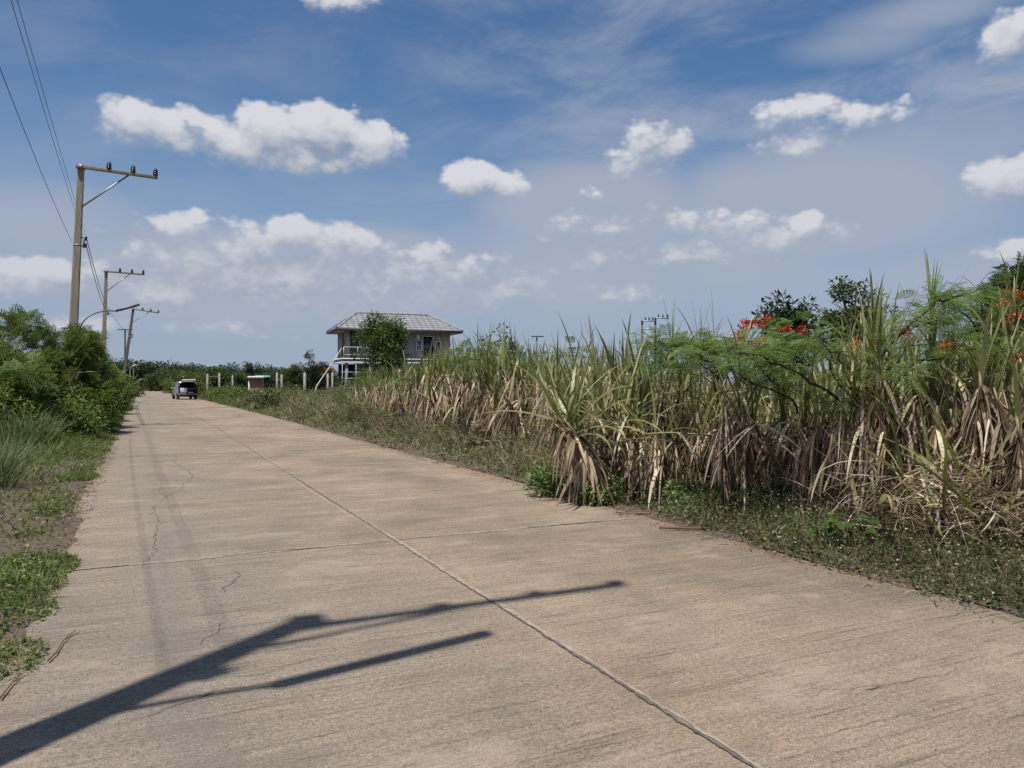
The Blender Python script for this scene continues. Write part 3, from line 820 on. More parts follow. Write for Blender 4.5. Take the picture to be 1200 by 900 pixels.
# trees rising behind the cane on the right
x, y, _ = at(926, 38)
tree('dark_tree', 'dark round broad-leaved tree rising behind the cane beside red blossoms', 'tree', None, 191, 6.0, 4.4, 4.6, 'dark', OV, 40, 4200, .24, .65, 'bark_dark', .14, loc=(x, y, 0))
x, y, _ = at(1002, 50)
tree('dark_tree', 'dark dome-shaped tree behind the tallest cane fans', 'tree', None, 192, 8.6, 5.2, 6.2, 'mid', OV, 44, 4600, .26, .75, 'bark_dark', .16, loc=(x, y, 0))
x, y, _ = at(1215, 34)
tree('dark_tree', 'dark feathery tree cut by the edge of the view', 'tree', None, 193, 6.9, 6.4, 5.2, 'mid', BIPF, 44, 3600, .5, .8, 'bark_dark', .16, loc=(x, y, 0))
x, y, _ = at(589, 42)
tree('dark_tree', 'grey-green bushy tree top showing over the cane right of the house', 'tree', None, 194, 4.5, 3.0, 3.2, 'mid', OV, 26, 1900, .17, .45, 'bark_dark', .1, loc=(x, y, 0))
x, y, _ = at(776, 70)
tree('dark_tree', 'small dark tree under the far twin-pole frame', 'tree', None, 195, 6.0, 2.6, 5.0, 'dark', OV, 20, 1300, .24, .6, 'bark_dark', .1, loc=(x, y, 0), shape='column')
BG = 'trees in the far line behind the cane'
for i, px in enumerate(np.arange(535, 1260, 34.0)):
    D = random.uniform(120, 170); x, y, _ = at(px, D)
    o = copy_tree(protos[i % 5], label='dark tree in the far line mostly hidden behind the cane field', group=BG)
    s = (CAMH + (448 - random.uniform(424, 433)) / 900 * D) / (6.6 + (i % 5) * .35)
    o.location = (x, y, 0); o.rotation_euler = (0, 0, random.uniform(0, 6)); o.scale = (s * 1.5, s * 1.5, s)
# ================================================================== left hedge: feathery shrubs
HG = 'feathery shrubs of the hedge along the road'
def feathery(label, seed, loc, H, w, n, tm, ls, mat='leucaena_left', cr=.5, nc=30, group=HG, name='feathery_shrub', ch=None, shape='column', tr=.035, flowers=0):
    return tree(name, label, 'shrub', group, seed, H, w, (ch or H * .92), mat, tm, nc, n, ls, cr, 'bark', tr, loc=loc, shape=shape, flat=.8, leaf_up=.3, flowers=flowers)
def left(px, D): 
    x, y, _ = at(px, D); return (x, y, -.05)
# (px, D, top row, width m, leaves, leaf kind, material, label)
hs = [
 (22, 24, 360, 1.7, 950, BIPM, 'leucaena_left', 'tallest thin feathery shrub standing up against the sky in the hedge'),
 (-14, 22, 372, 2.2, 1100, BIPM, 'leucaena_left', 'feathery shrub cut by the edge of the view'),
 (8, 20, 402, 2.4, 1300, BIPM, 'leucaena_left', 'dense feathery shrub below the tallest one'),
 (40, 23, 408, 2.2, 1200, BIPM, 'leucaena_left', 'feathery shrub between the tallest one and the lamp pole'),
 (86, 23.6, 390, 1.9, 1100, BIPM, 'leucaena_left', 'rounded feathery shrub hiding the foot of the lamp pole'),
 (68, 24.5, 386, 1.7, 900, BIPM, 'leucaena_left', 'pale-tipped feathery shrub on the near side of the lamp pole'),
 (101, 26, 391, 1.7, 1000, BIPM, 'leucaena_left', 'feathery shrub just past the foot of the lamp pole'),
 (110, 31, 416, 1.6, 900, BIPM, 'leucaena_left', 'yellowish feathery shrub below the second pole'),
 (119, 38, 430, 1.7, 900, BIPF, 'leucaena_left', 'rounded feathery shrub near the second pole'),
 (126, 46, 438, 1.8, 800, BIPF, 'leucaena_left', 'last feathery shrub of the hedge'),
]
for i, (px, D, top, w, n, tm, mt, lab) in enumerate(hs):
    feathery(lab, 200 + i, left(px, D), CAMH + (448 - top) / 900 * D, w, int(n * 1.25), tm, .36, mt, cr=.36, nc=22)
# bright broad-leaved plants filling the hedge below
bs = [(12, 18.5, 452, 2.0, 'leafy bright shrub at the bottom of the hedge, by the edge of the view'), (60, 21, 440, 2.0, 'leafy bright shrub behind the tall pale grass clump'), (96, 23, 448, 1.8, 'leafy bright shrub at the foot of the rounded feathery shrub'),
      (105, 27, 446, 1.4, 'leafy bright shrub beside the mown verge'), (114, 33, 450, 1.3, 'leafy shrub half way along the verge'), (78, 20.5, 470, 1.5, 'low leafy shrub at the end of the bare soil patch'), (34, 19.5, 470, 1.6, 'low leafy shrub right behind the tall grass')]
for i, (px, D, top, w, lab) in enumerate(bs):
    H = CAMH + (448 - top) / 900 * D
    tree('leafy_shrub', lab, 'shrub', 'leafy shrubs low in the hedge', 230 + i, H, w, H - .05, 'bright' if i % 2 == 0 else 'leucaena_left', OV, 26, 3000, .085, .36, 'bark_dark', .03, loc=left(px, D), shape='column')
# bare pale branches poking out of the hedge
g = G()
for a, b in (((-12.3, 21.0, 1.0), (-11.3, 20.6, 2.5)), ((-12.0, 21.0, 1.3), (-12.2, 20.9, 2.2)), ((-11.8, 20.8, 1.7), (-11.0, 20.6, 1.9))):
    g.tube(limb_path(np.array(a), np.array(b), rng, .05, 5), np.linspace(.022, .006, 5), 5)
tag(g.build('bare_branch', MT['drygrass']), 'pale bare forked branch sticking out of the hedge', 'branch')

# tall grass clumps at the left
def grass_clump(label, loc, r, n, H, seed, mat='reed', w=.016, cat='grass clump', group=None, droop=(.2, 1.1), name='tall_grass_clump', k=5):
    rs = np.random.default_rng(seed)
    a = rs.uniform(0, 2 * PI, n); rr = r * np.sqrt(rs.random(n))
    base = np.stack([rr * np.cos(a), rr * np.sin(a), np.full(n, -.04)], 1)
    az = a + rs.normal(0, .7, n)
    g = G(); blades(g, base, az, H * rs.uniform(.55, 1.15, n), R(88) - rs.random(n) ** 1.5 * R(38), rs.uniform(*droop, n), w * rs.uniform(.6, 1.3, n), k, 1.8, roll=rs.normal(0, .6, n))
    o = g.build(name, MT[mat]); o.location = loc
    return tag(o, label, cat, group)
TG = 'tall pale grass clumps beside the bare soil'
for i, (px, D, H, r, lab) in enumerate(((30, 17.9, 1.15, .36, 'tall pale grass clump in front of the hedge, the widest one'), (46, 18.8, 1.0, .28, 'tall pale grass clump at the far side of the widest one'), (12, 17.4, .95, .3, 'tall pale grass clump at the near side of the widest one'),
                                       (-4, 12.3, .8, .3, 'nearest tall pale grass clump at the edge of the view'), (-16, 11.2, 1.0, .35, 'tall grass clump mostly outside the view'), (8, 14.4, .8, .35, 'small grass clump between the nearest and the widest'))):
    grass_clump(lab, (*at(px, D)[:2], -.02), r, 260, H, 300 + i, group=TG, w=.02)

# verge grass on the left: ground cover
def scatter_uv(n, u0, u1, v0, v1, dens=None, seed=0, pu=1.0):
    rs = np.random.default_rng(seed)
    u = u0 + (u1 - u0) * rs.random(n) ** pu; v = v0 + (v1 - v0) * rs.random(n)
    if dens is not None:
        k = rs.random(n) < dens(u, v); u, v = u[k], v[k]
    return u, v, rs
def uv_to_xyz(u, v, z=None):
    z = gz(u, v) if z is None else z
    p = RO[None] + RU[None] * u[:, None] + RV[None] * (v + cen(u))[:, None]
    return np.stack([p[:, 0], p[:, 1], z], 1)
def verge_dens(u, v):
    d = fbm(u * .55 + 5, v * 1.1 + 3)
    patch = np.clip((d - .41) * 9, 0, 1)
    far = np.clip((u - 19) / 4, 0, 1)
    inner = np.clip((-v - 3.02) * 5, 0, 1) if True else 1
    near_bare = np.clip((np.abs(v + 3.75) - .1) * 2, .0, 1)
    return np.maximum(patch * .9 * np.clip((-v - 2.98) * 6, 0, 1) * np.where(u < 19, np.where(v > -3.5, 1, np.where(v < -3.95, .8, .45)), 1), far * np.clip((-v - 3.0 - .25 * (d - .5)) * 4, 0, 1))
u, v, rs = scatter_uv(60000, 1.5, 60, -4.9, -3.0, verge_dens, 31, 1.25)
base = uv_to_xyz(u, v, np.maximum(gz(u, v), np.where(v > -4.4, .0, -.2)))
hh = np.where(u > 19, .16, .10) * rs.uniform(.5, 1.5, len(u)) * np.clip((-v - 2.9) * 1.6, .4, 1.5)
g = G(); blades(g, base, rs.uniform(0, 6.28, len(u)), hh * 1.4, R(80) - rs.random(len(u)) * R(50), rs.uniform(.3, 1.4, len(u)), .011 + .00035 * u, 3, 1.4, roll=rs.normal(0, .8, len(u)))
tag(g.build('verge_grass', MT['grass']), 'short green grass along the hedge side of the road', 'grass', kind='stuff')
# creeping leaves between the blades
u, v, rs = scatter_uv(26000, 2, 40, -5.2, -3.05, verge_dens, 32, 1.2)
p = uv_to_xyz(u, v); p[:, 2] = np.maximum(p[:, 2], 0) + rs.random(len(u)) ** 2 * .10
d = rs.normal(0, 1, (len(u), 3)); d[:, 2] = np.abs(d[:, 2]) * .4
g = G(); stamp(g, QUAD_V, QUAD_Q, p, frames(d, rs.normal(0, .5, len(u))), .05 * rs.uniform(.5, 1.3, len(u)))
# near patches with own outlines
for (px, py, ru, rv_, n) in ((22, 668, .62, .45, 2600), (8, 690, .6, .4, 1800), (52, 602, .5, .22, 900), (92, 560, .7, .30, 1600), (100, 536, .8, .25, 1500), (10, 720, .45, .3, 700), (28, 632, .3, .2, 380), (5, 775, .35, .22, 350), (118, 528, .35, .2, 900)):
    D = CAMH * 900 / (py - 448); uc, vc = UV((px - 600) / 900 * D, D)
    a = rs.uniform(0, 6.28, n); r_ = rs.random(n) ** .6
    uu_, vv_ = uc + ru * r_ * np.cos(a), vc + rv_ * r_ * np.sin(a)
    p = uv_to_xyz(uu_, vv_, np.full(n, .0)); p[:, 2] = np.maximum(gz(uu_, vv_), 0) + .09 * rs.random(n) * (1 - r_ * .7)
    d = rs.normal(0, 1, (n, 3)); d[:, 2] = np.abs(d[:, 2]) * .5
    stamp(g, QUAD_V, QUAD_Q, p, frames(d, rs.normal(0, .6, n)), .034 * rs.uniform(.5, 1.4, n))
    p[:, 2] = .0
    blades(g, p[: n // 2], rs.uniform(0, 6.28, n // 2), .11 * rs.uniform(.5, 1.5, n // 2), R(85) - rs.random(n // 2) * R(55), rs.uniform(.3, 1.6, n // 2), .008, 3, 1.4)
tag(g.build('creeping_weeds', MT['grass']), 'low creeping weeds in patches on the soil at the slab edge', 'weeds', kind='stuff')

# leaf litter and dry bits on the soil
u, v, rs = scatter_uv(5200, 1.5, 26, -5.0, -2.9, None, 35, 1.1)
p = uv_to_xyz(u, v); p[:, 2] = np.maximum(p[:, 2], .0) + .02
g = G(); blades(g, p, rs.uniform(0, 6.28, len(u)), rs.uniform(.04, .22, len(u)), rs.normal(0, .15, len(u)), rs.normal(.1, .3, len(u)), rs.uniform(.005, .018, len(u)), 2, 1, roll=rs.normal(0, .6, len(u)))
u, v, rs = scatter_uv(5000, 2, 30, 2.85, 5.2, None, 36, 1.1)
p = uv_to_xyz(u, v); p[:, 2] = np.maximum(p[:, 2], .0) + .015
blades(g, p, rs.uniform(0, 6.28, len(u)), rs.uniform(.04, .25, len(u)), rs.normal(0, .15, len(u)), rs.normal(.1, .3, len(u)), rs.uniform(.004, .016, len(u)), 2, 1, roll=rs.normal(0, .6, len(u)))
tag(g.build('leaf_litter', MT['litter']), 'scattered dead leaves and straw on the soil by the slab', 'litter', kind='stuff')

# small stones and crumbs of concrete along both edges
ST_V = [(0, 0, .55), (.6, .1, 0), (.05, .5, .05), (-.55, .05, 0), (0, -.55, -.05), (0, 0, -.4)]
ST_T = [(0, 1, 2), (0, 2, 3), (0, 3, 4), (0, 4, 1), (5, 2, 1), (5, 3, 2), (5, 4, 3), (5, 1, 4)]
def stones(n, u0, u1, v0, v1, seed, smax):
    u, v, rs = scatter_uv(n, u0, u1, v0, v1, None, seed, 1.4)
    p = uv_to_xyz(u, v); p[:, 2] = np.maximum(p[:, 2], .003) + .02 * (np.abs(v) > 3.15)
    s = smax * rs.random(n) ** 3 + .004
    x, y, z = frames(rs.normal(0, 1, (n, 3)), rs.uniform(0, 6, n))
    tv = np.array(ST_V)[None] * rs.uniform(.6, 1.3, (n, 1, 3))
    vt = p[:, None, :] + s[:, None, None] * (tv[..., 0:1] * x[:, None] + tv[..., 1:2] * y[:, None] + tv[..., 2:3] * z[:, None] * .7)
    return vt.reshape(-1, 3), (np.arange(n)[:, None, None] * 6 + np.array(ST_T)[None]).reshape(-1, 3)
MT['stone'] = leafmat('loose_stone', [(0, (.08, .06, .045)), (.5, (.20, .155, .12)), (1, (.40, .34, .28))], 0, .9, .2)
g = G()
for a in ((5200, 1.5, 22, -4.6, -2.85, 45, .03), (4200, 1.5, 26, 2.8, 3.9, 46, .026), (900, 1, 16, -3.0, 3.0, 47, .008)):
    vt, tt = stones(*a); g.add(vt, t=tt)
tag(g.build('gravel', MT['stone']), 'loose stones and crumbs on the soil along the slab edges', 'gravel', kind='stuff')

# ================================================================== right verge weeds
def ov(px, py): return px_uv(px, py)
# near carpet of small leaves with tiny white flowers
def near_dens(u, v):
    edge = 3.05 + .45 * (fbm(u * 1.1, u * 0 + 6) - .5)
    d = fbm(u * .9 + 2, v * .9)
    return np.clip((v - edge) * 5, 0, 1) * np.clip((d - .28) * 4.5, .12, 1) * np.clip((5.9 - v) * 1.2, 0, 1)
u, v, rs = scatter_uv(64000, 1.5, 13.5, 2.95, 5.6, near_dens, 41)
hmax = .09 + .20 * np.clip((v - 3.2) / 1.2, 0, 1) * (0.5 + fbm(u * 1.5, v * 1.5))
p = uv_to_xyz(u, v, np.maximum(gz(u, v), 0)); p[:, 2] += hmax * rs.random(len(u)) ** .7
d = rs.normal(0, 1, (len(u), 3)); d[:, 2] = d[:, 2] * .5 + .15
g = G(); stamp(g, QUAD_V, QUAD_Q, p, frames(d, rs.normal(0, .7, len(u))), .036 * rs.uniform(.5, 1.5, len(u)))
u2, v2, rs = scatter_uv(16000, 1.5, 13.5, 3.0, 5.6, near_dens, 42)
hm = .12 + .2 * np.clip((v2 - 3.2) / 1.2, 0, 1)
blades(g, uv_to_xyz(u2, v2), rs.uniform(0, 6.28, len(u2)), hm * rs.uniform(.7, 1.7, len(u2)), R(86) - rs.random(len(u2)) * R(45), rs.uniform(.2, 1.3, len(u2)), .006, 3, 1.5)
wv = g.build('flowering_weeds', MT['weed'])
tag(wv, 'low green weeds with tiny white flowers along the cane side of the road', 'weeds', kind='stuff')
u, v, rs = scatter_uv(15000, 1.5, 13.5, 3.05, 5.6, near_dens, 44)
hm = .13 + .24 * np.clip((v - 3.2) / 1.2, 0, 1)
g = G(); blades(g, uv_to_xyz(u, v), rs.uniform(0, 6.28, len(u)), hm * rs.uniform(.5, 1.7, len(u)), R(88) - rs.random(len(u)) * R(60), rs.uniform(.0, 1.2, len(u)), .0055, 3, 1.3)
tag(g.build('dry_grass', MT['drygrass']), 'thin dry grass stems standing between the flowering weeds', 'grass', kind='stuff')
u, v, rs = scatter_uv(1800, 1.5, 12.5, 3.1, 5.3, near_dens, 43)
hm = .14 + .26 * np.clip((v - 3.2) / 1.2, 0, 1)
p = uv_to_xyz(u, v, np.maximum(gz(u, v), 0)); p[:, 2] += hm * rs.uniform(.75, 1.25, len(u))
g = G()
for k in range(2):
    stamp(g, [(-.5, -.5, 0), (.5, -.5, .1), (.5, .5, 0), (-.5, .5, .1)], [(0, 1, 2, 3)], p + rs.normal(0, .004, p.shape), frames(rs.normal(0, 1, (len(u), 3)) * [1, 1, .4], rs.uniform(0, 6, len(u))), 0.0095 * rs.uniform(.7, 1.4, len(u)))
wf = g.build('white_flowers', MT['white_flower'], wv); wf['kind'] = 'stuff'

# taller mixed weeds between road and cane further on
def weed_height(u, v):
    t = np.clip((v - 3.3) / 2.3, 0, 1)
    return (.13 + .75 * t ** .9) * np.clip(-.35 + 2.7 * fbm(u * .75 + 4, v * .95), .18, 2.2) * np.clip((u - 9.5) / 3.0, .25, 1)
def mid_dens(u, v):
    edge = 3.06 + .45 * (fbm(u * .8, u * 0 + 6) - .5)
    return np.clip((v - edge) * 4, 0, 1) * np.clip(.25 + 1.4 * fbm(u * .6 + 9, v * .9), 0, 1)
u, v, rs = scatter_uv(85000, 11.0, 62, 3.0, 8.5, mid_dens, 51, 1.7)
H = weed_height(u, v)
base = uv_to_xyz(u, v)
g = G(); blades(g, base, rs.uniform(0, 6.28, len(u)), H * rs.uniform(.5, 1.35, len(u)), R(88) - rs.random(len(u)) * R(40), rs.uniform(.2, 1.6, len(u)), (.007 + .0003 * u) * rs.uniform(.7, 1.5, len(u)), 4, 1.6, roll=rs.normal(0, .8, len(u)))
wg = g.build('tall_weeds', MT['weed_grey'])
tag(wg, 'knee-high pale grassy weeds between the road and the cane', 'weeds', kind='stuff')
u, v, rs = scatter_uv(60000, 11.0, 62, 3.0, 8.5, mid_dens, 52, 1.7)
p = uv_to_xyz(u, v); p[:, 2] += weed_height(u, v) * rs.random(len(u)) ** .8
d = rs.normal(0, 1, (len(u), 3)); d[:, 2] = d[:, 2] * .5 + .2
g = G(); stamp(g, QUAD_V, QUAD_Q, p, frames(d, rs.normal(0, .7, len(u))), (.04 + .0012 * u) * rs.uniform(.5, 1.5, len(u)))
lw = g.build('leafy_weeds', MT['weed']); tag(lw, 'leafy green weeds mixed into the tall grass before the cane', 'weeds', kind='stuff')
# single taller weeds that stand out of the rest
rs0 = np.random.default_rng(58)
wl = ['weed', 'weed_grey', 'leucaena_left', 'weed', 'drygrass']
wprot = [tree('tall_weed', 'bushy waist-high weed standing among the grass before the cane', 'weed', 'waist-high weeds before the cane', 600 + k, 1.0, .85, .95, wl[k], QD if k != 1 else BIPF, 16, 1500, .055 if k != 1 else .12, .2, 'bark', .012, shape='column') for k in range(5)]
for k in range(46):
    u_ = 12.5 + 26 * rs0.random() ** 1.2; v_ = 3.9 + 2.2 * rs0.random() ** .8
    o = wprot[k % 5] if k < 5 else copy_tree(wprot[k % 5])
    s_ = (.35 + .3 * (v_ - 3.9)) * rs0.uniform(.8, 1.35) + .12
    o.location = W(u_, v_, 0); o.rotation_euler = (0, 0, rs0.uniform(0, 6)); o.scale = (s_ * 1.15, s_ * 1.15, s_)
# far fields: rough grass up to the house plot
u, v, rs = scatter_uv(42000, 44, 110, 3.2, 24, None, 53)
H = .35 + .55 * fbm(u * .3, v * .3) ; H = np.where(v < 4.2, H * .5, H)
g = G(); blades(g, uv_to_xyz(u, v), rs.uniform(0, 6.28, len(u)), H * rs.uniform(.6, 1.4, len(u)), R(88) - rs.random(len(u)) * R(40), rs.uniform(.2, 1.4, len(u)), .05, 3, 1.5, roll=rs.normal(0, .8, len(u)))
u, v, rs = scatter_uv(9000, 58, 150, -6.5, -3.2, None, 54)
blades(g, uv_to_xyz(u, v), rs.uniform(0, 6.28, len(u)), .3 * rs.uniform(.6, 1.4, len(u)), R(88) - rs.random(len(u)) * R(40), rs.uniform(.2, 1.4, len(u)), .05, 3, 1.5, roll=rs.normal(0, .8, len(u)))
tag(g.build('field_grass', MT['weed']), 'rough green grass in the plot before the house', 'grass', kind='stuff')

# dry pinkish grass tufts
for i, (px, py, H, lab) in enumerate(((468, 512, .75, 'dry pinkish grass tuft nearest the road bend of weeds'), (430, 500, .85, 'dry brown grass tuft further along the weeds'), (452, 505, .6, 'small dry grass tuft between the two larger ones'))):
    D = CAMH * 900 / (py - 448)
    grass_clump(lab, (*at(px, D)[:2], 0), .38, 420, H, 320 + i, 'drygrass', .010, 'grass tuft', 'dry grass tufts', (.3, 1.2), 'dry_grass_tuft')
# broad heart-leaved plants
HEART_V = [(0, 0, 0), (-.15, .3, .03), (.15, .52, .02), (.6, .38, 0), (1, 0, -.12), (.6, -.38, 0), (.15, -.52, .02), (-.15, -.3, .03), (.5, 0, -.05)]
HEART_Q = [(0, 1, 2, 8), (8, 2, 3, 4), (8, 4, 5, 6), (0, 8, 6, 7)]
MT['heart'] = leafmat('heart_leaf', [(0, (.035, .075, .012)), (1, (.075, .14, .03))], .35, .45, .3)
for i, (px, py, n, s, lab) in enumerate(((990, 645, 22, .10, 'bright heart-leaved plant in the weeds below the cane'), (1120, 632, 14, .075, 'small bright broad-leaved plant under the cane at the pile of straw'), (965, 648, 10, .075, 'little broad-leaved plant beside the heart-leaved one'))):
    D = CAMH * 900 / (py - 448); x, y, _ = at(px, D)
    rs = np.random.default_rng(340 + i); a = rs.uniform(0, 6.28, n); r_ = .26 * np.sqrt(rs.random(n))
    root = empty('broad_leaf_weed', (x, y, 0), 0, lab, 'plant', 'broad-leaved weeds')
    tips = np.stack([r_ * np.cos(a), r_ * np.sin(a), .16 + .2 * rs.random(n)], 1)
    g = G()
    for t in tips: g.tube([(t[0] * .2, t[1] * .2, 0), (t[0] * .8, t[1] * .8, t[2] * .8), tuple(t)], .003, 4, cap=False)
    g.build('stem', MT['cane_stem'], root)
    d = np.stack([np.cos(a), np.sin(a), rs.normal(-.25, .2, n)], 1)
    g = G(); stamp(g, HEART_V, HEART_Q, tips, frames(d, rs.normal(0, .3, n)), s * rs.uniform(.6, 1.2, n)); g.build('foliage', MT['heart'], root)
# dark leafy creeping plants in the shade at the field edge
for i, (px, py, w, H, lab) in enumerate(((830, 600, 1.3, .42, 'dark leafy bush at the foot of the cane where the road edge turns'), (800, 588, .9, .36, 'green leafy bush below the fallen cane'), (660, 582, 1.0, .34, 'bright leafy bush under the leaning cane at the road edge'), (710, 592, .7, .25, 'small leafy bush beside the fallen cane stalks'), (880, 610, 1.0, .34, 'low leafy bush before the dry cane skirt'))):
    D = CAMH * 900 / (py - 448); x, y, _ = at(px, D + .25)
    tree('low_bush', lab, 'bush', 'low leafy bushes at the foot of the cane', 350 + i, H, w, H - .02, 'leucaena', OV, 22, 1700, .06, .2, 'bark_dark', .012, loc=(x, y, 0), shape='column', flat=.7)
# ================================================================== sugarcane
def cane_parts(root, seed, nst, rad, hlo, hhi, lean, ngreen, ndry, glen=1.15, dlen=.85, lean_az=None, gel=(58, 88), gdroop=(.5, 2.2), dry_top=1.0, gw=.06):
    rs = np.random.default_rng(seed)
    gs, gg, gd = G(), G(), G()
    for s in range(nst):
        a = rs.uniform(0, 2 * PI); r = rad * math.sqrt(rs.random())
        b = np.array([r * math.cos(a), r * math.sin(a), -.03])
        h = rs.uniform(hlo, hhi)
        la = rs.normal(*lean) if lean_az is not None else abs(rs.normal(*lean))
        az = (lean_az + rs.normal(0, .35)) if lean_az is not None else rs.uniform(0, 2 * PI)
        t = np.linspace(0, 1, 7)
        ang = la * (0.5 + .8 * t)
        dx = np.cumsum(np.r_[0, np.sin(ang[1:]) * h / 6]); dz = np.cumsum(np.r_[0, np.cos(ang[1:]) * h / 6])
        pts = b + np.stack([dx * math.cos(az), dx * math.sin(az), dz], 1)
        gs.tube(pts, np.linspace(.019, .012, 7), 6)
        top = pts[-1]; td = pts[-1] - pts[-3]; td /= np.linalg.norm(td)
        # green fan
        n = max(3, int(rs.normal(ngreen, 1.5)))
        fa = rs.uniform(0, PI)
        la_ = fa + (np.arange(n) % 2) * PI + rs.normal(0, .55, n)
        base = top - td * (np.linspace(.0, .42, n))[:, None] + rs.normal(0, .008, (n, 3))
        el = np.radians(rs.uniform(*gel, n)); el[: n // 3] = np.radians(rs.uniform(74, 89, n // 3))
        if la > .5: el -= la * .45
        dr = rs.uniform(*gdroop, n); dr[: n // 3] *= .35
        blades(gg, base, la_, glen * rs.uniform(.6, 1.2, n), el, dr, gw * rs.uniform(.65, 1.2, n), 8, 1.9, roll=rs.normal(0, .35, n), twist=.5)
        # sheath around the upper stalk
        gs.tube([pts[-2], top + td * .12], [.021, .012], 6)
        # dry skirt
        n = int(rs.normal(ndry, 2))
        if n > 0:
            tt = rs.uniform(.12, dry_top, n) ** .8
            f = tt * 6; i0 = np.minimum(f.astype(int), 5)
            base = pts[i0] + (pts[i0 + 1] - pts[i0]) * (f - i0)[:, None]
            e0 = np.radians(np.where(rs.random(n) < .7, rs.uniform(-70, -10, n), rs.uniform(-10, 58, n)))
            blades(gd, base, rs.uniform(0, 2 * PI, n), dlen * rs.uniform(.45, 1.25, n), e0, e0 + np.radians(rs.uniform(70, 97, n)), .044 * rs.uniform(.4, 1.35, n), 7, .32, roll=rs.normal(0, .7, n), twist=rs.normal(0, 1.0), tip=.45)
            m = int(n * .75)   # leaves pressed against the stalk
            tt = rs.uniform(.25, dry_top, m); f = tt * 6; i0 = np.minimum(f.astype(int), 5)
            base = pts[i0] + (pts[i0 + 1] - pts[i0]) * (f - i0)[:, None]
            blades(gd, base, rs.uniform(0, 2 * PI, m), dlen * rs.uniform(.4, .95, m), np.radians(rs.uniform(-84, -62, m)), rs.uniform(-.12, .22, m), .040 * rs.uniform(.5, 1.25, m), 5, 1, roll=rs.normal(0, .9, m), tip=.4)
    gs.build('stem', MT['cane_stem'], root, smooth=True)
    gg.build('foliage', MT['cane_green'], root)
    gd.build('dry_foliage', MT['cane_dry'], root)
    return root

CG = 'sugarcane clumps of the field'
CL = 'green-topped sugarcane clump with a dry brown skirt standing in the field'
FGp = 'front-row sugarcane clumps'
FL = 'front-row sugarcane clump heavily hung with dry brown leaves, facing the road'
inner = [cane_parts(empty('sugarcane_clump', (0, 0, 0), 0, CL, 'sugarcane', CG), 400 + i, 7, .42, 1.4, 2.05, (.0, .15), 6, 30, glen=.95, dlen=.75) for i in range(6)]
front = [cane_parts(empty('sugarcane_clump', (0, 0, 0), 0, FL, 'sugarcane', FGp), 420 + i, 8, .38, 1.25, 1.85, (.05, .24), 3, 60, dlen=.85, glen=.95, gel=(70, 89), gdroop=(.1, 1.0)) for i in range(5)]
used = {}
def put(pr, loc, rz, s, label=None, group=None):
    k = pr.name
    o = pr if k not in used else copy_tree(pr)
    used[k] = 1
    o.location = loc; o.rotation_euler = (0, 0, rz); o.scale = s if hasattr(s, '__len__') else (s,) * 3
    if label: o['label'] = label
    if group: o['group'] = group
    return o
# front line of the field in road coordinates (u, v)
FU = np.array([2.0, 4.0, 5.7, 7.0, 8.2, 9.4, 10.2, 11.4, 12.6, 14.5, 17, 21, 26, 31, 36])
FV = np.array([5.4, 5.3, 5.1, 4.8, 4.55, 4.25, 4.1, 4.5, 4.75, 4.9, 5.0, 5.15, 5.4, 5.8, 6.4])
def fv(u): return float(np.interp(u, FU, FV) - cen(u))
# height factor along the field as the skyline in the photo asks for it
def hf(px): return float(np.interp(px, [430, 480, 545, 600, 640, 700, 760, 800, 850, 900, 1000, 1060, 1120, 1200, 1300], [.72, .90, 1.06, .99, .92, .90, .86, .80, .66, .64, .92, .95, .90, .88, .92]))
cnt = 0
u = 2.4; i = 0
while u < 34:
    v = fv(u) + random.uniform(0, .25)
    x, y, _ = W(u, v); px = 600 + x / y * 900
    s = hf(px) * random.uniform(.92, 1.14)
    put(front[i % 5], (x, y, 0), random.uniform(0, 6.28), s); cnt += 1; i += 1
    u += random.uniform(.62, .85)
row = 0
while row < 7:
    u = 2.0 + random.random() * .6
    off = .75 + row * .85
    while u < 35:
        v = fv(u) + off + random.uniform(-.2, .2)
        x, y, _ = W(u, v); px = 600 + x / y * 900
        if 425 < px < 1330 and y > 3.5:
            s = hf(px) * random.uniform(.86, 1.1)
            pr = (inner + front[:2])[i % 8] if row < 1 else inner[i % 6]
            put(pr, (x, y, 0), random.uniform(0, 6.28), s, CL, CG); cnt += 1
        i += 1
        u += random.uniform(.8, 1.1) * (1 + .05 * row)
    row += 1
print('cane clumps', cnt)

# the fallen and leaning clumps at the corner, one by one
def clump_at(px, py, label, seed, dz=0, **kw):
    D = CAMH * 900 / (py - 448); x, y, _ = at(px, D)
    r = empty('leaning_sugarcane', (x, y, 0), 0, label, 'sugarcane', 'leaning sugarcane at the road edge')
    return cane_parts(r, seed, **kw)
clump_at(742, 590, 'sugarcane stalks leaning far out over the road edge, bearing arching pale green leaves', 460, nst=6, rad=.35, hlo=1.2, hhi=1.65, lean=(.62, .16), lean_az=PI * .97, ngreen=9, ndry=34, glen=1.25, gel=(30, 85), gdroop=(.6, 2.4))
clump_at(770, 592, 'collapsed brown sugarcane hung thick with dead leaves behind the leaning stalks', 461, nst=6, rad=.3, hlo=1.0, hhi=1.45, lean=(.5, .25), lean_az=PI * .9, ngreen=5, ndry=46, dlen=.75, glen=1.2)
clump_at(712, 583, 'lowest fallen cane tuft touching the road edge with a fan of green leaves', 462, nst=3, rad=.15, hlo=.7, hhi=.9, lean=(1.05, .08), lean_az=PI * .93, ngreen=8, ndry=16, glen=.8, gel=(55, 95), gdroop=(.1, 1.0), dlen=.55)
clump_at(815, 588, 'broken cane bundle lying across between two standing clumps', 463, nst=6, rad=.3, hlo=1.0, hhi=1.4, lean=(.8, .25), lean_az=PI * .75, ngreen=2, ndry=50, dlen=.8)
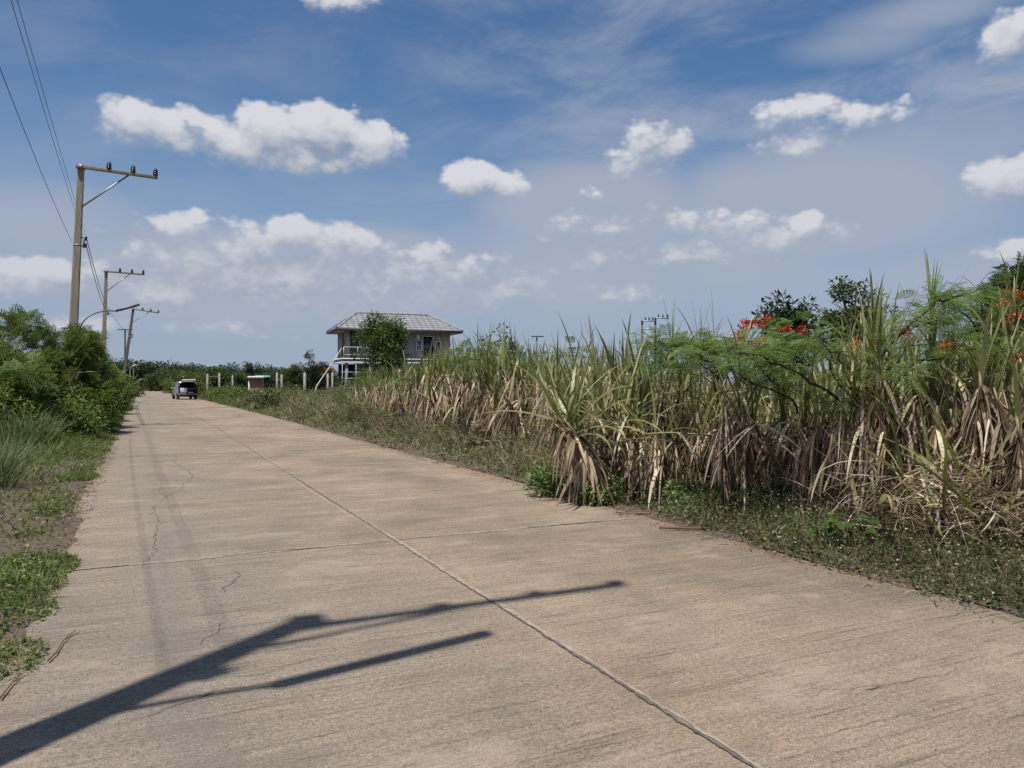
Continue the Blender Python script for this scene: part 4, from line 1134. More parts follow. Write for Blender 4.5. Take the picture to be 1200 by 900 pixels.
clump_at(690, 570, 'upright cane with long arching leaves at the corner of the field', 464, nst=5, rad=.3, hlo=.95, hhi=1.3, lean=(.05, .14), ngreen=12, ndry=16, glen=1.35, gel=(45, 88), gdroop=(.6, 2.2))
clump_at(1150, 640, 'heap of bent dry cane slumped low at the edge of the view', 465, nst=9, rad=.45, hlo=.7, hhi=1.2, lean=(1.15, .3), lean_az=PI * 1.2, ngreen=3, ndry=26, dlen=.5)
clump_at(1210, 650, 'second heap of slumped dry cane at the edge of the view', 466, nst=8, rad=.45, hlo=.7, hhi=1.1, lean=(1.15, .3), lean_az=PI * .9, ngreen=2, ndry=26, dlen=.5)
clump_at(868, 606, 'bare cane with thick pale hanging dead leaves at the foot of the feathery shrub', 467, nst=5, rad=.3, hlo=1.1, hhi=1.5, lean=(.12, .12), ngreen=3, ndry=40, dlen=.8)
rsb = np.random.default_rng(91)
for k, (px, py, z0, z1, az_, ln) in enumerate(((700, 585, .25, 1.05, PI * .82, 1.5), (760, 585, .55, 1.1, PI * .86, 1.6), (830, 596, .75, .95, PI * 1.0, 1.7), (905, 612, .2, 1.2, PI * .65, 1.5), (1000, 622, .5, 1.3, PI * .4, 1.5), (1075, 632, .3, 1.2, PI * .62, 1.6), (1130, 640, .9, .7, PI * .95, 1.5))):
    D = CAMH * 900 / (py - 448) + .15; x, y, _ = at(px, D)
    root = empty('broken_cane_stalk', (x, y, 0), 0, ['broken cane stalk slanting up to the road from the corner clump', 'long broken cane stalk leaning over the fallen leaves', 'broken cane stalk lying nearly level between the clumps', 'broken cane stalk slanting before the shaded gap', 'bent cane stalk under the feathery shrub', 'broken cane stalk slanting beside the straw heap', 'broken cane stalk drooping over the straw heap'][k], 'cane stalk', 'broken cane stalks')
    t = np.linspace(0, 1, 9)[:, None]
    a_ = np.array([-.5 * ln * math.cos(az_), -.5 * ln * abs(math.sin(az_)) * -1 * .3, z0]); b_ = np.array([.5 * ln * math.cos(az_), -.25, z1])
    q = a_ + (b_ - a_) * t; q[1:-1] += rsb.normal(0, .012, (7, 3)); q[:, 2] += .08 * np.sin(t[:, 0] * PI)
    g = G(); g.tube(q, np.linspace(.017, .012, 9), 6); g.build('stem', MT['cane_stem'], root, smooth=True)
    n = 26; i_ = rsb.integers(1, 9, n)
    g = G(); blades(g, q[i_], rsb.uniform(0, 6.28, n), rsb.uniform(.3, .8, n), np.radians(rsb.uniform(-75, 20, n)), np.radians(rsb.uniform(20, 80, n)), .036 * rsb.uniform(.5, 1.3, n), 6, .5, roll=rsb.normal(0, .8, n), twist=.6, tip=.45); g.build('dry_foliage', MT['cane_dry'], root)
    n = 5
    g = G(); blades(g, np.repeat(q[-1:], n, 0), az_ + rsb.normal(0, .8, n), rsb.uniform(.5, 1.0, n), np.radians(rsb.uniform(20, 80, n)), rsb.uniform(.2, 1.4, n), .05 * rsb.uniform(.6, 1.2, n), 7, 1.6, roll=rsb.normal(0, .4, n)); g.build('foliage', MT['cane_green'], root)
# tall single canes standing up against the sky
def tall_cane(px, D, top, label, seed, **kw):
    x, y, _ = at(px, D); h = CAMH + (448 - top) / 900 * D
    r = empty('tall_sugarcane', (x, y, 0), 0, label, 'sugarcane', 'tallest single sugarcanes')
    k = dict(nst=1, rad=.02, hlo=h - .85, hhi=h - .8, lean=(.0, .04), ngreen=11, ndry=12, glen=.95, gel=(56, 88), gdroop=(.0, .75), gw=.055)
    k.update(kw)
    return cane_parts(r, seed, **k)
tall_cane(1085, 10.2, 285, 'tallest sugarcane fan standing up alone against the sky', 480, gel=(48, 88))
tall_cane(1190, 9.6, 300, 'tall sugarcane by the edge of the view, one long leaf bent out', 481, gdroop=(.4, 1.6))
tall_cane(1015, 10.5, 330, 'tall broad-leaved sugarcane beside the dome-shaped tree', 482, ngreen=16, nst=2, rad=.12, gw=.06)
tall_cane(985, 11.0, 340, 'tall sugarcane with upright leaves before the dome-shaped tree', 483, ngreen=14, gw=.055)
tall_cane(1040, 10.0, 345, 'tall sugarcane with a pale dry stem under the highest fan', 487, ngreen=12, gw=.055)
tall_cane(568, 20, 378, 'tall sugarcane fan next to the roof end of the house', 484, nst=2, rad=.1)
tall_cane(560, 22, 380, 'pale tall sugarcane leaf spray just past the roof end of the house', 485)
tall_cane(700, 14, 390, 'tall sugarcane standing over the leaning stalks', 486, nst=2, rad=.1)
tall_cane(820, 15, 348, 'thin tall sugarcane spikes above the feathery shrub', 488, nst=3, rad=.5, ngreen=7, gdroop=(.0, .5), gw=.03)
tall_cane(795, 15, 352, 'thin tall sugarcane spikes near the far twin poles', 489, nst=2, rad=.3, ngreen=7, gdroop=(.0, .5), gw=.03)

# dry straw heaped at the foot of the cane
def straw(u0, u1, off0, off1, n, zmax, seed):
    u, v, rs = scatter_uv(n, u0, u1, 0, 1, None, seed)
    vv_ = np.array([fv(k) for k in u]) + off0 + (off1 - off0) * v
    p = uv_to_xyz(u, vv_); p[:, 2] = np.maximum(p[:, 2], 0) + zmax * rs.random(n) ** 1.6 * (.3 + fbm(u * 1.4, vv_ * 1.4))
    return p, rs
g = G()
p, rs = straw(2, 34, -.35, 1.2, 15000, .5, 71)
blades(g, p, rs.uniform(0, 6.28, len(p)), rs.uniform(.2, .8, len(p)), rs.normal(.1, .45, len(p)), rs.normal(.4, .5, len(p)), rs.uniform(.005, .024, len(p)), 4, 1.2, roll=rs.normal(0, .8, len(p)))
p, rs = straw(2.0, 6.6, -1.0, .7, 9000, .85, 72)
blades(g, p, rs.uniform(0, 6.28, len(p)), rs.uniform(.2, .7, len(p)), rs.normal(.15, .45, len(p)), rs.normal(.4, .4, len(p)), rs.uniform(.004, .018, len(p)), 4, 1.2, roll=rs.normal(0, .8, len(p)))
tag(g.build('cane_straw', MT['cane_dry']), 'fallen dry cane leaves heaped along the foot of the field', 'straw', kind='stuff')

# ================================================================== feathery shrubs growing through the cane
def branchy(label, loc, seed, paths, nleaf, size, spread, mat='leucaena', tm=BIP, flowers=0, fpts=None, name='feathery_shrub', group=None, fmat='flower', cat='shrub', rad=.016):
    """explicit dark branches (world points) with bipinnate leaves spread along the outer two thirds"""
    rs = np.random.default_rng(seed)
    root = empty(name, loc, 0, label, cat, group)
    L0 = np.array(loc)
    g = G(); P = []
    for k, (pp, r0) in enumerate(paths):
        pp = np.array(pp, float) - L0
        t = np.linspace(0, len(pp) - 1, 6 * (len(pp) - 1) + 1)
        q = np.stack([np.interp(t, np.arange(len(pp)), pp[:, j]) for j in range(3)], 1)
        q[1:-1] += rs.normal(0, .014, q[1:-1].shape)
        g.tube(q, np.linspace(r0, r0 * .4, len(q)), 6)
        ln = np.linalg.norm(np.diff(q, axis=0), axis=1).sum()
        m = int(nleaf * ln)
        tt = rs.uniform(.35 if k else .6, 1, m) ** .7 * (len(q) - 1); i0 = np.minimum(tt.astype(int), len(q) - 2)
        c = q[i0] + (q[i0 + 1] - q[i0]) * (tt - i0)[:, None]
        # side twigs
        d = rs.normal(0, 1, (m, 3)) * [1, 1, .55]; d[:, 2] += .1
        d /= np.linalg.norm(d, axis=1, keepdims=True)
        c2 = c + d * (spread * rs.random(m) ** .7)[:, None]
        for j in range(0, m, 2): g.tube([c[j], (c[j] + c2[j]) / 2 + [0, 0, .02], c2[j]], [.004, .003, .002], 3, cap=False)
        c2[:, 2] -= d[:, 2] * spread * .35
        P.append((c2, d))
    g.build('branch', MT['bark_dark'], root, smooth=True)
    c = np.concatenate([a for a, b in P]); d = np.concatenate([b for a, b in P])
    d = d * [1, 1, .35] + rs.normal(0, .25, d.shape)
    g = G(); stamp(g, tm[0], tm[1], c, frames(d, rs.normal(0, .35, len(c))), size * rs.uniform(.7, 1.25, len(c))); g.build('foliage', MT[mat], root)
    if fpts is not None:
        f = np.array(fpts, float) - L0; n = 46; gt_ = G()
        fp = np.repeat(f, n, 0) + rs.normal(0, .05, (len(f) * n, 3)) * [1.1, 1, .6]
        for q_ in f: fq = q[-1] if False else c[np.argmin(np.linalg.norm(c - q_, axis=1))]; gt_.tube([fq, (fq + q_) / 2 + [0, 0, -.02], q_], [.006, .005, .004], 4, cap=False)
        g = G(); stamp(g, QUAD_V, QUAD_Q, fp, frames(rs.normal(0, 1, fp.shape) + [0, 0, .6], rs.uniform(0, 6, len(fp))), .045 * rs.uniform(.7, 1.4, len(fp)))
        g.build('blossom', MT[fmat], root); gt_.build('flower_stalk', MT['bark_dark'], root)
    return root
def P3(px, py, D): return at(px, D, py + (18 if py < 400 and D < 12.5 else 0))
TS = 'feathery shrubs growing in the cane'
b0 = P3(995, 640, 8.6)
branchy('dark-branched feathery shrub spreading before the cane, long branches reaching up to the tall fan', (b0[0], b0[1], 0), 500, [
    ([(b0[0], b0[1], 0), P3(997, 560, 8.6), P3(998, 490, 8.5), P3(1000, 462, 8.5)], .022),
    ([P3(1000, 470, 8.5), P3(1030, 420, 8.4), P3(1058, 370, 8.4), P3(1100, 335, 8.5), P3(1150, 320, 8.6)], .024),
    ([P3(1000, 462, 8.5), P3(1065, 425, 8.3), P3(1130, 395, 8.2), P3(1185, 380, 8.2)], .017),
    ([P3(998, 480, 8.5), P3(940, 440, 8.3), P3(890, 415, 8.2), P3(850, 395, 8.2)], .015),
    ([P3(998, 478, 8.5), P3(960, 410, 8.5), P3(940, 405, 8.5), P3(915, 400, 8.6)], .010),
    ([P3(1000, 462, 8.5), P3(985, 420, 8.2), P3(960, 400, 8.0)], .009),
    ([P3(1000, 462, 8.5), P3(1020, 440, 8.1), P3(1050, 430, 7.9)], .009),
], 54, .21, .38, group=TS)
b1 = P3(915, 615, 9.4)
branchy('low dark-branched feathery shrub leaning to the road from among the dry cane', (b1[0], b1[1], 0), 501, [
    ([(b1[0], b1[1], 0), P3(955, 530, 9.3), P3(930, 470, 9.2), P3(880, 418, 9.2)], .022),
    ([P3(930, 470, 9.2), P3(860, 436, 9.1), P3(820, 420, 9.1)], .014),
    ([P3(880, 418, 9.2), P3(840, 405, 9.2), P3(800, 402, 9.2)], .009),
    ([P3(880, 418, 9.2), P3(866, 412, 9.3), P3(845, 402, 9.3)], .008),
], 48, .20, .34, group=TS)
b2 = P3(840, 520, 11.0)
branchy('light green feathery shrub whose plumes cover the cane tops beside the far twin poles', (b2[0], b2[1], 0), 502, [
    ([(b2[0], b2[1], 0), P3(840, 470, 11), P3(835, 420, 11), P3(820, 385, 11)], .018),
    ([P3(838, 440, 11), P3(800, 410, 10.8), P3(765, 400, 10.7)], .011),
    ([P3(838, 450, 11), P3(800, 430, 10.6), P3(770, 430, 10.5)], .010),
    ([P3(838, 440, 11), P3(880, 420, 10.6), P3(905, 415, 10.5)], .010),
    ([P3(830, 400, 11), P3(795, 388, 11), P3(760, 392, 11)], .009),
], 56, .22, .36, group=TS)
b3 = P3(620, 500, 18)
branchy('feathery shrub low among the cane tops near the house', (b3[0], b3[1], 0), 503, [
    ([(b3[0], b3[1], 0), P3(615, 450, 18), P3(600, 420, 18)], .02),
    ([P3(615, 440, 18), P3(560, 420, 17.5), P3(530, 425, 17.5)], .012),
    ([P3(612, 440, 18), P3(650, 415, 17.5), P3(680, 420, 17.3)], .012),
    ([P3(605, 430, 18), P3(575, 412, 18), P3(550, 412, 18)], .012),
], 34, .26, .5, tm=BIPM, group=TS)
b4 = P3(520, 500, 23)
branchy('feathery shrub at the house end of the cane', (b4[0], b4[1], 0), 504, [
    ([(b4[0], b4[1], 0), P3(520, 460, 23), P3(510, 440, 23)], .02),
    ([P3(520, 455, 23), P3(490, 442, 22.5), P3(465, 446, 22.5)], .012),
    ([P3(515, 450, 23), P3(545, 430, 22.5), P3(565, 430, 22.5)], .012),
], 34, .27, .5, tm=BIPM, group=TS)
# flame shrubs with red and orange flowers
b5 = P3(1165, 520, 10.2)
branchy('large flame shrub at the edge of the view, orange blossoms on its top', (b5[0], b5[1], 0), 505, [
    ([(b5[0], b5[1], 0), P3(1165, 440, 10.2), P3(1160, 380, 10.2), P3(1150, 340, 10.2)], .03),
    ([P3(1163, 400, 10.2), P3(1110, 370, 10), P3(1075, 355, 10)], .016),
    ([P3(1160, 380, 10.2), P3(1200, 340, 10), P3(1230, 325, 10)], .016),
    ([P3(1163, 400, 10.2), P3(1210, 380, 9.8), P3(1250, 375, 9.8)], .016),
    ([P3(1160, 390, 10.2), P3(1125, 345, 10), P3(1095, 338, 10)], .014),
    ([P3(1160, 400, 10.2), P3(1130, 405, 9.8), P3(1090, 410, 9.7)], .014),
    ([P3(1163, 410, 10.2), P3(1190, 420, 9.8), P3(1220, 430, 9.7)], .014),
], 46, .23, .42, group='flame shrubs in the cane', name='flame_shrub',
  fpts=[P3(1186, 325, 9.9), P3(1196, 330, 9.8), P3(1205, 328, 9.9), P3(1190, 352, 9.6), P3(1137, 390, 9.4), P3(1190, 398, 9.3), P3(1110, 412, 9.5), P3(1108, 403, 9.4), P3(1180, 338, 9.7)])
b6 = P3(885, 470, 13.5)
branchy('flame shrub with a cluster of red blossoms beside the dark round tree', (b6[0], b6[1], 0), 506, [
    ([(b6[0], b6[1], 0), P3(885, 430, 13.5), P3(885, 405, 13.5)], .024),
    ([P3(885, 420, 13.5), P3(860, 400, 13.3), P3(850, 398, 13.3)], .012),
    ([P3(885, 420, 13.5), P3(910, 395, 13.3), P3(930, 390, 13.3)], .012),
    ([P3(885, 415, 13.5), P3(895, 385, 13.4), P3(900, 378, 13.4)], .012),
], 34, .26, .35, group='flame shrubs in the cane', name='flame_shrub', tm=BIPM, fmat='flower_red',
  fpts=[P3(866, 393, 12.6), P3(883, 379, 12.8), P3(890, 382, 12.8), P3(898, 373, 12.9), P3(876, 378, 12.8), P3(872, 402, 12.5), P3(888, 405, 12.5), P3(862, 408, 12.5), P3(893, 398, 12.6), P3(880, 412, 12.5), P3(870, 385, 12.6), P3(900, 402, 12.6), P3(922, 386, 12.6), P3(940, 386, 12.6)])
b7 = P3(1040, 470, 12)
branchy('flame shrub deep in the cane, red blossoms showing between the stalks', (b7[0], b7[1], 0), 507, [
    ([(b7[0], b7[1], 0), P3(1040, 440, 12), P3(1035, 410, 12)], .024),
    ([P3(1040, 420, 12), P3(1010, 400, 11.9), P3(995, 395, 11.9)], .012),
    ([P3(1040, 420, 12), P3(1065, 395, 11.9), P3(1085, 385, 11.9)], .012),
], 30, .24, .3, group='flame shrubs in the cane', name='flame_shrub', tm=BIPM,
  fpts=[P3(1003, 385, 10.4), P3(1009, 396, 10.4), P3(1000, 392, 10.4), P3(1062, 372, 10.4), P3(1068, 380, 10.2), P3(1015, 390, 10.4), P3(958, 388, 11)])
# ================================================================== the house
MT['wall_grey'] = solid('mauve_grey_render', (.30, .285, .295), .9, var=.15, scale=2)
MT['wall_tan'] = solid('tan_plaster', (.42, .36, .29), .9, var=.15, scale=2)
MT['white'] = solid('white_paint', (.72, .72, .72), .55, var=.08, scale=3)
MT['block'] = solid('grey_block_wall', (.25, .245, .26), .95, var=.3, scale=5, bump=.3)
MT['dark_blue'] = solid('dark_slate_panel', (.045, .05, .07), .5, var=.2)
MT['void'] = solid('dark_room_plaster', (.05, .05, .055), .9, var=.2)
MT['glass'] = solid('dark_window_glass', (.02, .025, .03), .08, var=.1, spec=.8)
MT['soffit'] = solid('pale_wood_soffit', (.42, .34, .25), .8, var=.2)
def tile_mat():
    m, nt, out = newmat('light_concrete_roof_tile'); L = nt.links
    tc = N(nt, 'ShaderNodeTexCoord')
    w = N(nt, 'ShaderNodeTexWave', i_Scale=.55, i_Distortion=0.0); w.bands_direction = 'X'; L.new(tc.outputs['Object'], w.inputs[0])
    nz = N(nt, 'ShaderNodeTexNoise', i_Scale=1.6, i_Detail=6.0); L.new(tc.outputs['Object'], nz.inputs['Vector'])
    c = ramp(nt, nz.outputs[0], [(.3, (.225, .225, .235)), (.7, (.325, .322, .33))]).outputs[0]
    p = N(nt, 'ShaderNodeBsdfPrincipled', i_Roughness=.7); L.new(c, p.inputs['Base Color'])
    b = N(nt, 'ShaderNodeBump', i_Strength=.8, i_Distance=.06); L.new(w.outputs['Fac'], b.inputs['Height']); L.new(b.outputs[0], p.inputs['Normal'])
    L.new(p.outputs[0], out.inputs[0]); return m
MT['tile'] = tile_mat()
hx, hy, _ = at(395, 68)
house = empty('two_storey_house', (hx, hy, 0), R(22), 'two-storey grey house with pale hipped tile roof and white balcony behind the cane', 'house')
FW, FD = 11.7, 6.2          # eave rectangle
EZ, RZ = 6.42, 8.05
# walls (local x along the front, y back)
x0, x1, y0, y1 = .95, 10.75, .95, 5.4
def wallbox(name, c, s, mat, parent=house, bevel=0): 
    g = G(); g.box(c, s); return g.build(name, MT[mat], parent, bevel=bevel)
# front wall upper storey in panels around openings
def panel(xa, xb, za, zb, y, mat, name='wall', t=.18): return wallbox(name, ((xa + xb) / 2, y + t / 2, (za + zb) / 2), (xb - xa, t, zb - za), mat)
F2, TOP = 3.7, 6.25
wins = [(2.3, 2.8, 4.6, 5.9), (7.45, 7.95, 4.55, 5.55), (8.05, 9.15, 3.72, 5.95), (9.25, 9.85, 4.2, 5.45)]
xs = [x0, 1.35, 2.3, 2.8, 7.45, 7.95, 8.05, 9.15, 9.25, 9.85, x1]
wf_ = house
front_g = G()
def addp(xa, xb, za, zb):
    if zb - za > .01 and xb - xa > .01: front_g.box(((xa + xb) / 2, y0 + .09, (za + zb) / 2), (xb - xa, .18, zb - za))
segs = [(1.0, 2.3, None), (2.3, 2.8, wins[0]), (2.8, 7.45, None), (7.45, 7.95, wins[1]), (7.95, 8.05, None), (8.05, 9.15, wins[2]), (9.15, 9.25, None), (9.25, 9.85, wins[3]), (9.85, x1, None)]
for xa, xb, w in segs:
    if w is None: addp(xa, xb, F2, TOP)
    else: addp(xa, xb, F2, w[2]); addp(xa, xb, w[3], TOP)
front_g.build('wall', MT['wall_grey'], house)
panel(x1 - .9, x1 + .01, F2, TOP, y0 - .022, 'wall_tan', 'pilaster', .02)
# other walls, one piece each
wallbox('wall', (x0 + .09, (y0 + y1) / 2 + .1, (F2 + TOP) / 2), (.18, y1 - y0 - .2, TOP - F2), 'wall_tan')
wallbox('wall', (x1 - .09, (y0 + y1) / 2 + .1, (F2 + TOP) / 2), (.18, y1 - y0 - .2, TOP - F2), 'wall_grey')
wallbox('wall', ((x0 + x1) / 2, y1, (F2 + TOP) / 2), (x1 - x0 + .02, .18, TOP - F2), 'wall_grey')
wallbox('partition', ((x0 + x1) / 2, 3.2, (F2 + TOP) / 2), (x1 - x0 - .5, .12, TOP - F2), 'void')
# corner column, tall dark panel door
wallbox('column', (1.12, y0 - .02, (F2 + TOP) / 2), (.28, .30, TOP - F2), 'wall_tan')
wallbox('door', (1.72, y0 - .03, 4.95), (.72, .06, 2.45), 'dark_blue')
wallbox('door', (1.02 - .09, 2.6, 4.9), (.06, .9, 2.3), 'dark_blue')
# windows: frame, pane
for xa, xb, za, zb in wins:
    g = G(); t = .06
    for a, b, c, d in ((xa, xa + t, za, zb), (xb - t, xb, za, zb), (xa + t, xb - t, za, za + t), (xa + t, xb - t, zb - t, zb)):
        g.box(((a + b) / 2, y0 - .01, (c + d) / 2), (b - a, .10, d - c))
    if zb - za < 2: g.box(((xa + xb) / 2, y0 - .005, (za + zb) / 2), (.04, .06, zb - za - .13))
    f = g.build('window', MT['white'], house)
    g = G(); g.box(((xa + xb) / 2, y0 + .06, (za + zb) / 2), (xb - xa - .02, .02, zb - za - .02)); g.build('pane', MT['glass'], f)
panel(7.55, 7.72, 5.6, 6.15, y0 - .035, 'white', 'wall_light', .03)
# slab with white edges, balcony
wallbox('floor_slab', ((x0 + x1) / 2 - .1, (y0 + y1) / 2 - .55, 3.53), (x1 - x0 + .9, y1 - y0 + 1.9, .16), 'block')
g = G()
for z, h in ((3.68, .12), (3.36, .12)):
    g.box(((x0 + x1) / 2 - .1, -.60, z), (x1 - x0 + 1.1, .12, h)); g.box((.42 - .05, 2.0, z), (.12, 5.0, h)); g.box((10.95, 2.0, z), (.12, 5.0, h))
g.build('fascia', MT['white'], house)
g = G()
for xx in np.linspace(.5, 4.2, 4): g.box((xx, -.5, 4.22), (.04, .04, .95))
g.beam((.5, -.5, 4.72), (4.2, -.5, 4.72), .045); g.beam((.5, -.5, 4.05), (4.2, -.5, 4.05), .03)
g.build('railing', MT['white'], house)
# ground floor: block wall, columns, dark void
wallbox('wall', (6.2, y0 + .5, 1.65), (8.8, .2, 3.3), 'block')
wallbox('wall', (1.6, y0 + .6, .7), (1.2, .2, 1.4), 'block')
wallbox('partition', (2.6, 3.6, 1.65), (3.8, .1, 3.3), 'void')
for xx in (.75, 2.9, 5.6, 8.2, 10.6): wallbox('column', (xx, -.42, 1.68), (.24, .24, 3.3), 'white' if xx > 3 else 'block')
g = G()
for z in (1.15, 1.95, 2.5): g.beam((.2, -.95, z), (4.6, -.95, z), .035)
for xx in (.3, 1.5, 2.7, 3.9): g.beam((xx, -.95, 0), (xx, -.95, 3.2), .03)
g.build('scaffold', MT['white'], house)
# stacked blocks before the ground floor
g = G()
for k in range(26):
    g.box((random.uniform(4.5, 9.5), -1.6 + random.uniform(-.4, .4), random.uniform(.2, 2.2)), (.8, .3, .4), random.uniform(-.2, .2))
g.build('block_stack', MT['block'], house)
# roof: stepped courses on four hips
cor = [np.array(c, float) for c in ((0, 0, EZ), (FW, 0, EZ), (FW, FD, EZ), (0, FD, EZ))]
r0_, r1_ = np.array((2.3, FD / 2, RZ)), np.array((9.25, FD / 2, RZ))
g = G(); NC = 7
def course(a, b, c, d, nrm):
    """strip courses from edge ab (eave) to edge dc (ridge)"""
    for k in range(NC):
        t0, t1 = k / NC, min(1, (k + 1.06) / NC)
        lo_a, lo_b = a + (d - a) * t0, b + (c - b) * t0; hi_a, hi_b = a + (d - a) * t1, b + (c - b) * t1
        up = np.array([0, 0, .055])
        v = [lo_a + up + nrm * .02, lo_b + up + nrm * .02, hi_b + .005, hi_a + .005, lo_a - up * .2, lo_b - up * .2]
        g.add(v, [[0, 1, 2, 3], [4, 5, 1, 0]])
course(cor[0], cor[1], r1_, r0_, np.array([0, -1, 0])); course(cor[2], cor[3], r0_, r1_, np.array([0, 1, 0]))
course(cor[1], cor[2], r1_, r1_, np.array([1, 0, 0])); course(cor[3], cor[0], r0_, r0_, np.array([-1, 0, 0]))
roof = g.build('roof', MT['tile'], house)
g = G()
for a, b in ((cor[0], r0_), (cor[1], r1_), (cor[2], r1_), (cor[3], r0_), (r0_, r1_)): g.tube([a + [0, 0, .06], b + [0, 0, .07]], .10, 8)
g.build('ridge_cap', MT['tile'], roof)
g = G()
for a, b in ((0, 1), (1, 2), (2, 3), (3, 0)):
    g.beam(cor[a] - [0, 0, .10], cor[b] - [0, 0, .10], .05, .20)
g.build('eave_board', MT['dark_blue'], roof)
g = G(); g.box((FW / 2, FD / 2, EZ - .16), (FW - .12, FD - .12, .03)); g.build('soffit', MT['soffit'], roof)
wallbox('wall_lamp', (x0 - .1, y0 + .7, 5.3), (.12, .12, .25), 'dark_blue')

# long pale pole leaning against the balcony
a = at(371, 64.5, 452); b = at(400.5, 66.5, 408)
g = G(); g.tube([a, ((a[0] + b[0]) / 2, (a[1] + b[1]) / 2, (a[2] + b[2]) / 2 - .06), b], [.035, .03, .028], 6)
a2 = (a[0] - .35, a[1] - .1, 0); g.tube([a2, a], .045, 6)
tag(g.build('leaning_pole', MT['white']), 'long white pole propped against the corner of the balcony', 'pole')

# fence posts of the house plot
MT['post'] = solid('pale_concrete_post', (.29, .275, .25), .85, var=.25, scale=6)
FPG = 'pale concrete fence posts'
def fence_post(px, D, top, w, label):
    x, y, _ = at(px, D); h = CAMH + (448 - top) / 900 * D
    g = G(); g.box((0, 0, h / 2 - .15), (w, w, h + .3), taper=.86); g.box((0, 0, h + .02), (w * .62, w * .62, .05), taper=.5); g.box((0, -w * .5, h - .25), (.03, .02, .06)); g.box((0, -w * .5, h - .9), (.03, .02, .06))
    o = g.build('fence_post', MT['post']); o.location = (x, y, 0); o.rotation_euler = (0, 0, ROAD_ROT)
    return tag(o, label, 'post', FPG)
fence_post(243, 70, 438.5, .19, 'pale fence post nearest the parked car, standing clear of the weeds')
fence_post(257, 71, 437.5, .19, 'second pale fence post from the parked car, against dark trees')
fence_post(272.5, 72, 440, .15, 'thin fence post short of the brick shed')
fence_post(324.5, 58, 437, .15, 'taller post of the close pair in the middle of the plot')
fence_post(330, 59, 439, .15, 'shorter post of the close pair in the middle of the plot')
fence_post(357, 51, 437, .17, 'single pale post standing in the weeds before the house plot')
fence_post(384, 56, 438, .14, 'first of two posts under the corner of the house')
fence_post(389.5, 56, 437, .14, 'second of two posts under the corner of the house')
fence_post(134, 56, 441, .16, 'pale post half hidden behind the hedge by the second pole')
g = G(); pa_, pb_ = at(243, 70, 441.5), at(257, 71, 441)
g.tube([pa_, pb_], .03, 6); tag(g.build('fence_rail', MT['post']), 'pale rail between the first two fence posts', 'rail')

# small brick shed
def brick_mat():
    m, nt, out = newmat('brown_brickwork'); L = nt.links
    tc = N(nt, 'ShaderNodeTexCoord'); mp = N(nt, 'ShaderNodeMapping'); mp.inputs['Rotation'].default_value = (R(90), 0, 0); L.new(tc.outputs['Object'], mp.inputs[0])
    b = N(nt, 'ShaderNodeTexBrick', i_Scale=5.0); b.inputs['Color1'].default_value = (.30, .15, .085, 1); b.inputs['Color2'].default_value = (.24, .125, .075, 1); b.inputs['Mortar'].default_value = (.30, .25, .2, 1); b.inputs['Mortar Size'].default_value = .012
    L.new(mp.outputs[0], b.inputs[0])
    p = N(nt, 'ShaderNodeBsdfPrincipled', i_Roughness=.9); L.new(b.outputs[0], p.inputs['Base Color']); L.new(p.outputs[0], out.inputs[0]); return m
MT['brick'] = brick_mat()
MT['teal'] = solid('teal_metal_sheet', (.16, .36, .36), .5, var=.2)
x, y, _ = at(300, 62)
sh = empty('brick_shed', (x, y, 0), R(14), 'small brown brick shed with a white roof edge between the fence posts', 'shed')
wallbox('wall', (0, .4, .95), (1.05, .8, 1.9), 'brick', sh)
wallbox('door_frame', (-.545, .05, .85), (.08, .12, 1.7), 'white', sh)
g = G()
for k in range(12): g.box((-.62 + (k + .5) * 1.24 / 12, .45, 2.0 + .02 * (k % 2)), (1.24 / 12 - .002, 1.35, .16), 0)
g.build('roof', MT['white'], sh)
x, y, _ = at(308, 84)
s2 = empty('metal_shed', (x, y, 0), R(18), 'low dark shed with a teal roof behind the brick shed', 'shed')
wallbox('wall', (0, 1, 1.05), (1.3, 2.0, 2.1), 'void', s2)
g = G(); g.polys([(-.8, -.3, 2.15), (.8, -.3, 2.15), (.8, 2.3, 2.35), (-.8, 2.3, 2.35), (-.8, -.3, 2.19), (.8, -.3, 2.19), (.8, 2.3, 2.39), (-.8, 2.3, 2.39)], [(3, 2, 1, 0), (4, 5, 6, 7), (0, 1, 5, 4), (1, 2, 6, 5), (2, 3, 7, 6), (3, 0, 4, 7)]); g.build('roof', MT['teal'], s2)
# ================================================================== the parked car
def paint(name, col, rough=.3, metal=.3, coat=.6):
    m, nt, out = newmat(name); p = N(nt, 'ShaderNodeBsdfPrincipled', i_Roughness=rough, i_Metallic=metal); p.inputs['Coat Weight'].default_value = coat
    nz = N(nt, 'ShaderNodeTexNoise', i_Scale=4.0, i_Detail=5.0); tc = N(nt, 'ShaderNodeTexCoord'); nt.links.new(tc.outputs['Object'], nz.inputs['Vector'])
    r = ramp(nt, nz.outputs[0], [(.3, tuple(c * .88 for c in col)), (.7, col)]); nt.links.new(r.outputs[0], p.inputs['Base Color']); nt.links.new(p.outputs[0], out.inputs[0]); return m
MT['car'] = paint('silver_car_paint', (.36, .35, .37)); MT['car_white'] = paint('white_tailgate_paint', (.75, .76, .78), .35, 0)
MT['tyre'] = solid('black_tyre', (.018, .018, .018), .85, var=.2)
MT['trim'] = solid('dark_interior', (.016, .016, .020), .8, var=.2)
MT['trim_grey'] = solid('grey_bumper', (.13, .125, .13), .5, var=.2)
MT['redlight'] = solid('red_tail_lamp', (.35, .02, .02), .3, var=.1)
x, y, _ = at(220.5, 71)
car = empty('parked_car', (x, y, 0), R(31.5), 'silver station car parked at the road edge with its tailgate raised', 'car')
